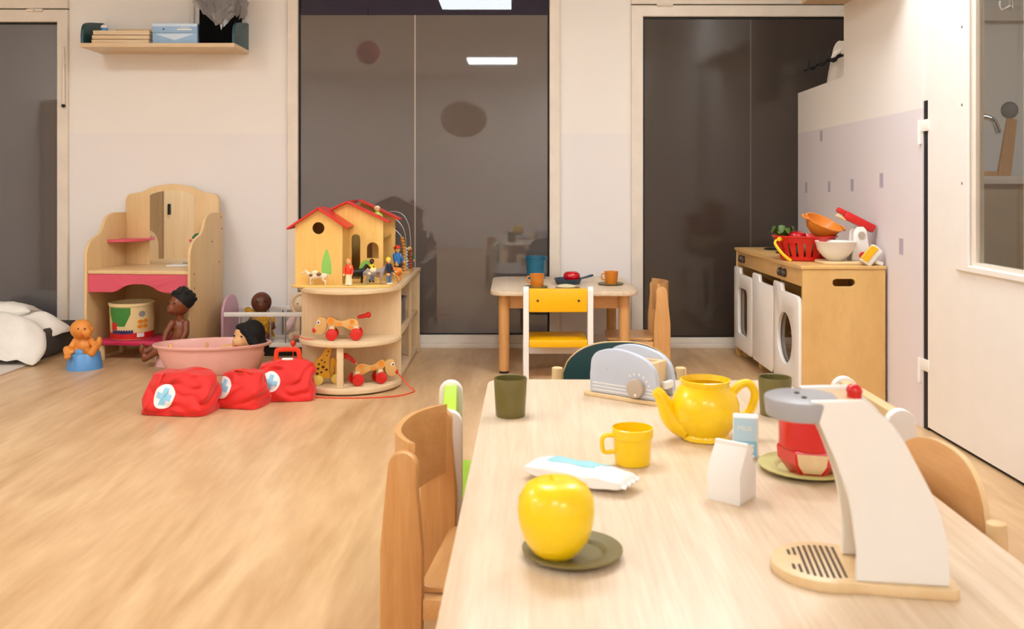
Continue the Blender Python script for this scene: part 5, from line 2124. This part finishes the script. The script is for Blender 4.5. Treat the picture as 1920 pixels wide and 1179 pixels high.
g.cap((0.092, -0.01, 0.19), (0.098, -0.03, 0.14), 0.019, 0.017)
g.cap((0.098, -0.03, 0.14), (0.08, -0.05, 0.095), 0.016, 0.013)
g.ell((0.078, -0.055, 0.086), (0.014, 0.013, 0.018))
g.cap((0.0, -0.01, 0.05), (-0.075, -0.03, 0.055), 0.032, 0.025)
g.cap((-0.075, -0.03, 0.055), (-0.125, -0.045, 0.03), 0.024, 0.017)
g.ell((-0.135, -0.048, 0.052), (0.016, 0.018, 0.03))
g.cap((0.02, -0.03, 0.045), (-0.05, -0.075, 0.04), 0.030, 0.024)
g.cap((-0.05, -0.075, 0.04), (-0.10, -0.085, 0.005), 0.022, 0.016)
g.ell((-0.11, -0.086, 0.012), (0.015, 0.018, 0.026))
blob(g, 'body', 'skin_b', t, 0.0044, 3)
g = G()
g.ell((hx + 0.018, 0.014, hz + 0.026), (0.064, 0.064, 0.060))
random.seed(3)
for k in range(60):
    v = Vector((random.gauss(0, 1), random.gauss(0, 1), random.gauss(0, 1))).normalized()
    if v.z > -0.3 and not (v.y < -0.1 and v.z < 0.45) and not (v.x < -0.55 and v.z < 0.3):
        g.ell((hx + 0.018 + v.x * 0.062, 0.014 + v.y * 0.062, hz + 0.028 + v.z * 0.060), 0.014, n=8, m=6)
blob(g, 'hair', 'hair', t, 0.0045, 1)
eyes(t, [(hx - 0.050, -0.036, hz + 0.012), (hx - 0.008, -0.056, hz + 0.012)], 0.005)
g = G()
g.ell((hx - 0.031, -0.0585, hz - 0.034), (0.011, 0.003, 0.004))
g.build('mouth', 'dkred', t)

# bath tub
TUB = Vector((-1.598, 4.985, 0))
t = thing('doll_bath', 'oval pale pink plastic doll bath on the floor', 'bath tub', TUB, 8)
g = G()
prof = [(0, 0.0), (0.70, 0.0), (0.74, 0.006), (0.82, 0.05), (0.90, 0.105), (0.925, 0.136), (0.985, 0.140), (1.0, 0.146), (1.0, 0.152), (0.985, 0.155), (0.925, 0.153), (0.90, 0.145), (0.80, 0.06), (0.70, 0.014), (0, 0.012)]
g.lathe([(r * 0.308, z) for r, z in prof], 56, sx=1.0, sy=0.56)
g.build('tub_shell', 'tub', t)

# doll lying in the tub, head at the right end
t = thing('bath_doll', 'peach doll with straight black hair lying in the pink bath', 'doll', TUB + Vector((0, 0, 0.0125)), 8)
g = G()
hx, hz = 0.175, 0.172
g.ell((hx, 0.0, hz), (0.066, 0.062, 0.070))
g.ell((hx - 0.032, -0.034, hz - 0.028), (0.038, 0.034, 0.036))
g.ell((hx - 0.058, -0.050, hz - 0.012), (0.009, 0.009, 0.009))
g.cap((0.13, 0, 0.115), (0.15, 0, 0.14), 0.022)
g.cap((-0.03, 0, 0.05), (0.10, 0, 0.09), 0.05, 0.046)
g.cap((0.09, 0.05, 0.1), (0.02, 0.07, 0.07), 0.018, 0.015)
g.cap((0.09, -0.05, 0.1), (0.02, -0.07, 0.07), 0.018, 0.015)
for sy in (-1, 1):
    g.cap((-0.05, sy * 0.028, 0.05), (-0.14, sy * 0.034, 0.075), 0.032, 0.024)
    g.cap((-0.14, sy * 0.034, 0.075), (-0.20, sy * 0.034, 0.05 + 0.05 * (sy < 0)), 0.022, 0.016)
    g.ell((-0.208, sy * 0.034, 0.07 + 0.05 * (sy < 0)), (0.015, 0.017, 0.028))
g.cap((-0.03, 0.0, 0.14), (-0.03, 0.0, 0.1), 0.008)
blob(g, 'body', 'skin_p', t, 0.0046, 3)
g = G()
g.ell((hx + 0.028, 0.014, hz + 0.008), (0.070, 0.074, 0.078))
g.cap((hx + 0.03, 0.03, hz), (hx + 0.085, -0.01, 0.115), 0.048, 0.036)
g.cap((hx + 0.0, -0.03, hz + 0.03), (hx + 0.06, -0.05, 0.125), 0.034, 0.026)
g.cap((hx - 0.05, 0.035, hz + 0.01), (hx - 0.062, 0.02, 0.12), 0.018, 0.014)
g.ell((hx - 0.012, -0.002, hz + 0.05), (0.045, 0.048, 0.022))
blob(g, 'hair', 'hair', t, 0.0046, 3)
eyes(t, [(hx - 0.018, -0.062, hz + 0.008), (hx - 0.060, -0.032, hz + 0.008)], 0.005)
g = G()
g.ell((hx - 0.046, -0.065, hz - 0.038), (0.009, 0.004, 0.003))
g.build('mouth', 'redhandle', t)

# doll crib
CB = Vector((-1.40, 5.55, 0))
t = thing('doll_crib', 'white doll crib with lilac arched end panels behind the bath', 'doll crib', CB)
for sx in (-0.285, 0.27):
    g = G()
    g.plate([(-0.15, 0.03), (0.15, 0.03), (0.15, 0.24)] + circ(0, 0.24, 0.15, 0.105, 18, 8, 172) + [(-0.15, 0.24)], th=0.016, plane='yz', off=sx, bev=0.004, seg=2)
    g.build('end_panel', 'lilac', t)
for y in (-0.15, 0.138):
    for z in (0.232, 0.055):
        g = G()
        g.bb(-0.2685, 0.2695, y, y + 0.012, z, z + 0.026, 0.003)
        g.build('rail', 'white', t)
    for k in range(6):
        x = -0.17 + k * 0.086
        g = G()
        g.cyl((x, y + 0.006, 0.0815), (x, y + 0.006, 0.2315), 0.004, n=10)
        g.build('bar', 'greyanimal', t)
g = G()
g.bb(-0.2685, 0.2695, -0.1375, 0.1375, 0.058, 0.072)
g.build('bottom_board', 'white', t)
g = G()
g.bb(-0.25, 0.25, -0.12, 0.12, 0.0, 0.0575, 0.003)
g.build('base', 'black', t)

t = thing('crib_doll', 'dark brown bald doll in a yellow print dress in the crib', 'doll', CB + Vector((-0.09, 0.0, 0.0722)), 0)
g = G()
g.ell((0, 0, 0.225), (0.060, 0.060, 0.062))
g.ell((0.01, -0.032, 0.205), (0.034, 0.03, 0.034))
g.ell((0.012, -0.058, 0.212), (0.009, 0.009, 0.008))
g.cap((0, 0, 0.05), (0, 0, 0.15), 0.045, 0.038)
for sx in (-1, 1):
    g.cap((sx * 0.045, 0, 0.14), (sx * 0.075, -0.03, 0.09), 0.018, 0.015)
    g.ell((sx * 0.078, -0.035, 0.082), (0.014, 0.014, 0.016))
    g.cap((sx * 0.03, -0.02, 0.035), (sx * 0.05, -0.075, 0.03), 0.026, 0.02)
    g.ell((sx * 0.052, -0.082, 0.035), (0.016, 0.016, 0.024))
g.cap((0, 0, 0.165), (0, 0, 0.18), 0.022)
blob(g, 'body', 'skin_d', t, 0.0045, 3)
g = G()
g.lathe([(0.028, 0.168), (0.050, 0.155), (0.056, 0.11), (0.068, 0.05), (0.078, 0.02), (0, 0.02)], 20)
g.cap((-0.045, 0, 0.15), (-0.078, -0.012, 0.18), 0.024, 0.02)
g.cap((0.045, 0, 0.145), (0.066, -0.018, 0.115), 0.024, 0.02)
g.build('dress', 'patterned', t)
eyes(t, [(-0.012, -0.056, 0.235), (0.034, -0.05, 0.235)], 0.005)

t = thing('rag_doll', 'cream rag doll in pale pink beside the shelf unit in the crib', 'doll', CB + Vector((0.155, 0.0, 0.0722)), 0)
g = G()
g.ell((0, 0, 0.215), (0.052, 0.050, 0.052))
g.ell((0.0, -0.045, 0.21), (0.010, 0.010, 0.009))
g.cap((0, 0, 0.05), (0, 0, 0.15), 0.048, 0.036)
g.cap((-0.04, 0, 0.14), (-0.085, -0.03, 0.075), 0.020, 0.018)
g.cap((0.04, 0, 0.14), (0.075, -0.03, 0.08), 0.020, 0.018)
for sx in (-1, 1):
    g.cap((sx * 0.03, -0.02, 0.035), (sx * 0.045, -0.08, 0.03), 0.027, 0.022)
    g.ell((sx * 0.046, -0.09, 0.035), (0.018, 0.018, 0.026))
blob(g, 'body', 'skin_c', t, 0.0046, 3)
g = G()
g.lathe([(0.026, 0.172), (0.050, 0.158), (0.060, 0.11), (0.078, 0.05), (0.088, 0.02), (0, 0.02)], 20)
g.cap((-0.04, 0, 0.145), (-0.078, -0.024, 0.085), 0.026, 0.026)
g.cap((0.04, 0, 0.145), (0.072, -0.024, 0.09), 0.026, 0.026)
blob(g, 'dress', 'babypink', t, 0.005, 2)
g = G()
hood = circ(0, 0.215, 0.064, 0.064, 24)
g.tube([(p[0], -0.01, p[1]) for p in hood], 0.011, 8, closed=True)
g.ell((0, 0.016, 0.215), (0.064, 0.048, 0.064))
g.build('hood', 'skin_c', t)
eyes(t, [(-0.02, -0.046, 0.222), (0.02, -0.046, 0.222)], 0.004, 'brownhole')


# ================================================================== RED BAGS
def red_bag(label, loc, rz, w, d, h, seed, badge, handle, lean=0.0, ridge=0.35):
    t = thing('first_aid_bag', label, 'bag', loc, rz, 'red toy first-aid bags')

    def f(x, y, z):
        u = z + 0.5
        bulge = 1 + 0.10 * math.sin(PI * min(1, u * 1.1))
        ky = (1 - (1 - ridge) * u ** 1.6) * bulge
        kx = 1 - 0.10 * u ** 2
        # round the vertical edges a little
        rr = 1 - 0.10 * (abs(2 * x) ** 4) * (abs(2 * y) ** 4)
        p = Vector((x * w * kx * rr, y * d * ky * rr + lean * u, 0.002 + u * h * (1 - 0.10 * abs(2 * x) ** 3 + 0.05 * noise.noise(Vector((x * 5, seed, 0))))))
        n1 = noise.noise(Vector((p.x * 13 + seed, p.y * 13, p.z * 15))) * 0.016
        n2 = (abs(noise.noise(Vector((p.x * 11 + seed * 3 + p.z * 9, p.y * 9, p.z * 14 - p.x * 8)))) - 0.2) * 0.034
        k = min(1.0, u * 5)
        p.x += (n1 + n2) * k
        p.y += (n1 * 0.9 - n2) * k
        p.z += n1 * k * 0.6
        p.z = max(0.001, p.z)
        return p
    g = G()
    g.soft(f, 26)
    bm2 = g.bm.copy()
    b = g.build('bag_body', 'redcloth', t, ang=75)
    bv = BVHTree.FromBMesh(bm2)
    bm2.free()
    bx, bz, br = badge
    dv = Vector((0, 1, 0))
    pts, fs = disc_patch(br)
    project(bv, pts, fs, lambda p: Vector((bx + p[0], -1.0, bz + p[1])), dv, 0.0016, 'badge_disc', 'paper', t)
    a, c = br * 0.24, br * 0.72
    for (x0, x1, y0, y1, nx, ny) in ((-a, a, -c, c, 5, 14), (-c, -a, -a, a, 5, 5), (a, c, -a, a, 5, 5)):
        pts, fs = grid_patch(lambda x, y: True, nx, ny, x0, x1, y0, y1)
        rot = R(-12)
        cs, sn = math.cos(rot), math.sin(rot)
        project(bv, pts, fs, lambda p: Vector((bx + p[0] * cs - p[1] * sn, -1.0, bz + p[0] * sn + p[1] * cs)), dv, 0.0028, 'cross_bar', 'cross', t)
    if handle:
        g = G()
        hp = smooth_pts([(-0.055, lean, h * 0.96), (-0.052, lean, h + 0.035), (-0.04, lean, h + 0.05), (0.04, lean, h + 0.05), (0.052, lean, h + 0.035), (0.055, lean, h * 0.96)], 5)
        g.tube(hp, 0.010, 8, flat=(0.8, 1.1))
        g.tube([(-0.055, lean, h * 0.985), (0.055, lean, h * 0.985)], 0.010, 8)
        hd = g.build('handle', 'redhandle', t)
        g = G()
        g.bb(-0.026, 0.026, lean - 0.012, lean + 0.006, h * 0.985 + 0.004, h * 0.985 + 0.014, 0.003)
        g.build('grip_label', 'paper', hd)
    else:
        g = G()
        g.tube(smooth_pts([(-0.045, lean - 0.01, h * 0.95), (-0.02, lean - 0.02, h * 1.02), (0.03, lean - 0.025, h * 0.99), (0.06, lean - 0.02, h * 0.93)], 5), 0.008, 8, flat=(1.3, 0.6))
        g.build('handle', 'redhandle', t)
    return t


red_bag('red cloth first-aid bag lying nearest, leftmost of the three', (-1.458, 4.12, 0), -8, 0.30, 0.21, 0.172, 1.3, (-0.032, 0.082, 0.049), False, 0.01, 0.45)
red_bag('red cloth first-aid bag in the middle of the three, badge half covered', (-1.212, 4.225, 0), -12, 0.20, 0.17, 0.158, 4.1, (-0.072, 0.09, 0.046), False, 0.0, 0.4)
red_bag('red first-aid bag with upright plastic handle against the shelf unit', (-1.052, 4.355, 0), 4, 0.262, 0.15, 0.172, 7.7, (-0.065, 0.088, 0.044), True, 0.03, 0.35)

# ================================================================== BEDDING AT THE LEFT
g = G()
g.plate(rrect(-3.6, -2.668, 4.55, 5.655, 0.02), th=0.008, plane='xy', bev=0.002)
tag(g.build('floor_rug', 'mat_beige', None), 'thin beige rug on the floor at the left edge', 'rug')


def mt(x, y, z):
    n = noise.noise(Vector((x * 4, y * 4, z * 2))) * 0.008
    r = 1 - 0.05 * (abs(2 * z) ** 4)
    return (-3.1 + x * 0.93 * r + n, 5.475 + y * 0.42 * r + n, 0.0085 + (z + 0.5) * 0.165 + n * (z > -0.45))


g = G()
g.soft(mt, 14)
tag(g.build('floor_mattress', 'dark', None, ang=70), 'dark grey floor mattress under the white bedding', 'mattress')


def dv(x, y, z):
    # rumpled quilt: flops over the front of the mattress
    u, v = x + 0.5, y + 0.5
    X = -3.28 + u * 0.66 + 0.03 * math.sin(v * 9)
    Y = 5.10 + v * 0.42
    edge = (1 - (2 * u - 1) ** 6) * (1 - (2 * v - 1) ** 6)
    base = 0.178 - 0.135 * max(0, 1 - v * 2.6) * (1.0 if True else 0) - 0.10 * max(0, u - 0.86) / 0.14 * 0.4
    th = 0.012 + 0.085 * edge * (0.6 + 0.5 * noise.noise(Vector((u * 3, v * 3, 2.2))))
    wr = 0.02 * noise.noise(Vector((u * 7, v * 4, 5))) + 0.016 * math.sin(u * 16 + v * 9) * edge
    if z > 0:
        return (X, Y, base + th + wr)
    return (X, Y, base + min(0, wr))


g = G()
g.soft(lambda x, y, z: (x, y, z), 22)
for v in g.bm.verts:
    x, y, z = v.co
    top = Vector(dv(x, y, 1))
    bot = Vector(dv(x, y, -1))
    v.co = bot.lerp(top, z + 0.5)
    v.co.z = max(0.0092, v.co.z)
tag(g.build('white_quilt', 'cloth', None, ang=80), 'rumpled white quilt flopping over the dark mattress', 'quilt')


def pl(x, y, z):
    u, v = 2 * x, 2 * y
    e = max(0.0, (1 - abs(u) ** 2.6)) ** 0.5 * max(0.0, (1 - abs(v) ** 2.6)) ** 0.5
    n = noise.noise(Vector((x * 5, y * 5, 8))) * 0.014
    cx = 1 + 0.10 * (abs(u * v)) ** 2
    return (x * 0.36 * cx, y * 0.24 * cx, 0.06 + z * (0.01 + 0.11 * e) + n * e)


g = G()
g.soft(pl, 16)
tag(g.build('white_pillow', 'cloth', None, (-3.02, 5.50, 0.185), (R(-8), 0, R(12)), ang=80), 'white pillow at the back of the bedding by the glazed door', 'pillow')

# ================================================================== WALL SHELF, UPPER LEFT
SZ = 1.80
t = thing('wall_shelf', 'wooden wall shelf with dark teal curved ends above the vanity', 'shelf', (-2.073, WY, SZ))
g = G()
g.bb(-0.452, 0.452, -0.30, -0.001, 0, 0.024, 0.002)
g.build('board', 'birch_h', t)
for sx in (-1, 1):
    g = G()
    pr = [(-0.001, 0.0245), (-0.001, 0.185)] + [(p[0], p[1]) for p in smooth_pts([(-0.02, 0.187), (-0.12, 0.172), (-0.21, 0.158), (-0.262, 0.14), (-0.285, 0.105), (-0.29, 0.06)], 4)] + [(-0.29, 0.0245)]
    g.plate(pr, th=0.018, plane='yz', off=sx * 0.452 - (0.018 if sx > 0 else 0), bev=0.003, seg=2)
    g.build('end_panel', 'teal', t)
SB = SZ + 0.0242
zc = SB
for k, (lab, w, d_, h_) in enumerate((('bottom wooden puzzle board of the stack on the wall shelf', 0.335, 0.22, 0.022), ('middle wooden puzzle board of the stack on the wall shelf', 0.335, 0.22, 0.022), ('top wooden puzzle board of the stack on the wall shelf', 0.33, 0.215, 0.026))):
    t = thing('puzzle_board', lab, 'puzzle', (-2.295 + 0.003 * k, 5.575, zc), 0, 'puzzle boards on the wall shelf')
    g = G()
    g.bb(-w / 2, w / 2, -d_ / 2, d_ / 2, 0, h_ * 0.55, 0.001)
    g.build('board', 'birch_h', t)
    g = G()
    g.plate(rect(-w / 2, w / 2, -d_ / 2, d_ / 2), [rect(-w / 2 + 0.014, w / 2 - 0.014, -d_ / 2 + 0.014, d_ / 2 - 0.014)], h_ * 0.4, 'xy', h_ * 0.55 + 0.0002)
    g.build('rim', 'birch_h', t)
    zc += h_ + 0.003
t = thing('puzzle_board', 'larger tan puzzle board leaning at the back of the wall shelf', 'puzzle', (-2.26, 5.715, SB), 0, 'puzzle boards on the wall shelf')
g = G()
g.box((0, 0, 0.062), (0.34, 0.012, 0.124), 0.001, rot=(R(-6), 0, 0))
g.build('board', 'core', t)
t = thing('glue_bottle', 'small bottle with blue base and white cap on the puzzle boards', 'bottle', (-2.415, 5.53, zc))
g = G()
g.cyl((0, 0, 0), (0, 0, 0.02), 0.02, 0.018, 18)
g.build('bottle', 'blue_pl', t)
g = G()
g.lathe([(0, 0.020), (0.021, 0.020), (0.020, 0.032), (0.008, 0.04), (0, 0.04)], 18)
g.build('cap', 'paper', t)
for k, lab in enumerate(('lower pale blue carton on the wall shelf', 'upper pale blue carton on the wall shelf')):
    t = thing('blue_carton', lab, 'carton', (-1.977 - 0.004 * k, 5.575, SB + 0.0 + k * 0.0625), -1 + k * 2, 'blue cartons on the wall shelf')
    g = G()
    g.bb(-0.132, 0.132, -0.10, 0.10, 0, 0.062 if k == 0 else 0.056, 0.002)
    b = g.build('box_body', 'lightblue', t)
    g = G()
    if k == 0:
        g.plate([(-0.12, 0.058), (0.12, 0.058), (0.0, 0.02)], th=0.0006, plane='xz', off=-0.1008)
    else:
        g.plate(rect(-0.13, 0.13, 0.038, 0.054), th=0.0006, plane='xz', off=-0.1008)
    g.build('pale_print', 'paleblue', t)
    if k == 1:
        g = G()
        g.bb(0.015, 0.10, -0.1012, -0.1004, 0.016, 0.024)
        g.bb(0.035, 0.085, -0.1012, -0.1004, 0.028, 0.031)
        g.build('line_print', 'paper', t)
        g = G()
        g.plate(circ(-0.065, 0.022, 0.006, 0.006, 12), th=0.0006, plane='xz', off=-0.1012)
        g.build('logo_dot', 'slate', t)
t = thing('black_bin', 'black box with a clear plastic bag spilling over, on the wall shelf', 'box', (-1.735, 5.58, SB), 0)
g = G()
g.plate(rrect(-0.105, 0.095, -0.10, 0.10, 0.015), [rrect(-0.1, 0.09, -0.095, 0.095, 0.012)], 0.30, 'xy', 0.004)
g.plate(rrect(-0.105, 0.095, -0.10, 0.10, 0.015), th=0.004, plane='xy')
g.build('bin_body', 'bin_black', t)


def pbag(x, y, z):
    u = z + 0.5
    n = noise.noise(Vector((x * 6, y * 6, z * 5 + 4))) * 0.03
    n2 = noise.noise(Vector((x * 16, y * 16, z * 12))) * 0.014
    low = 0.085 + 0.12 * abs(2 * x - 0.25) ** 1.2
    return (x * 0.225 * (1 + 0.10 * math.sin(u * 5)) + n - 0.005, y * 0.222 + n2 + n * 0.5, (low + n2) + u * (0.44 - low) + n2)


g = G()
g.soft(pbag, 16)
# only the draped shell: drop the underside
for fc in [f for f in g.bm.faces if f.normal.z < -0.8 and f.calc_center_median().z < 0.27]:
    g.bm.faces.remove(fc)
g.build('plastic_bag', 'bag', t, ang=25)

# small chrome hook at the top of the door glazing
t = thing('door_hook', 'small metal hook at the top right on the door glazing trim', 'hook', (DX - 0.0122, 3.13, 1.585))
g = G()
g.bb(-0.004, 0, -0.012, 0.012, 0.0, 0.04, 0.001)
g.tube(smooth_pts([(-0.004, 0, 0.012), (-0.03, 0, 0.0), (-0.04, 0, 0.012), (-0.038, 0, 0.028)], 4), 0.004, 8)
g.build('hook_body', 'steel', t)
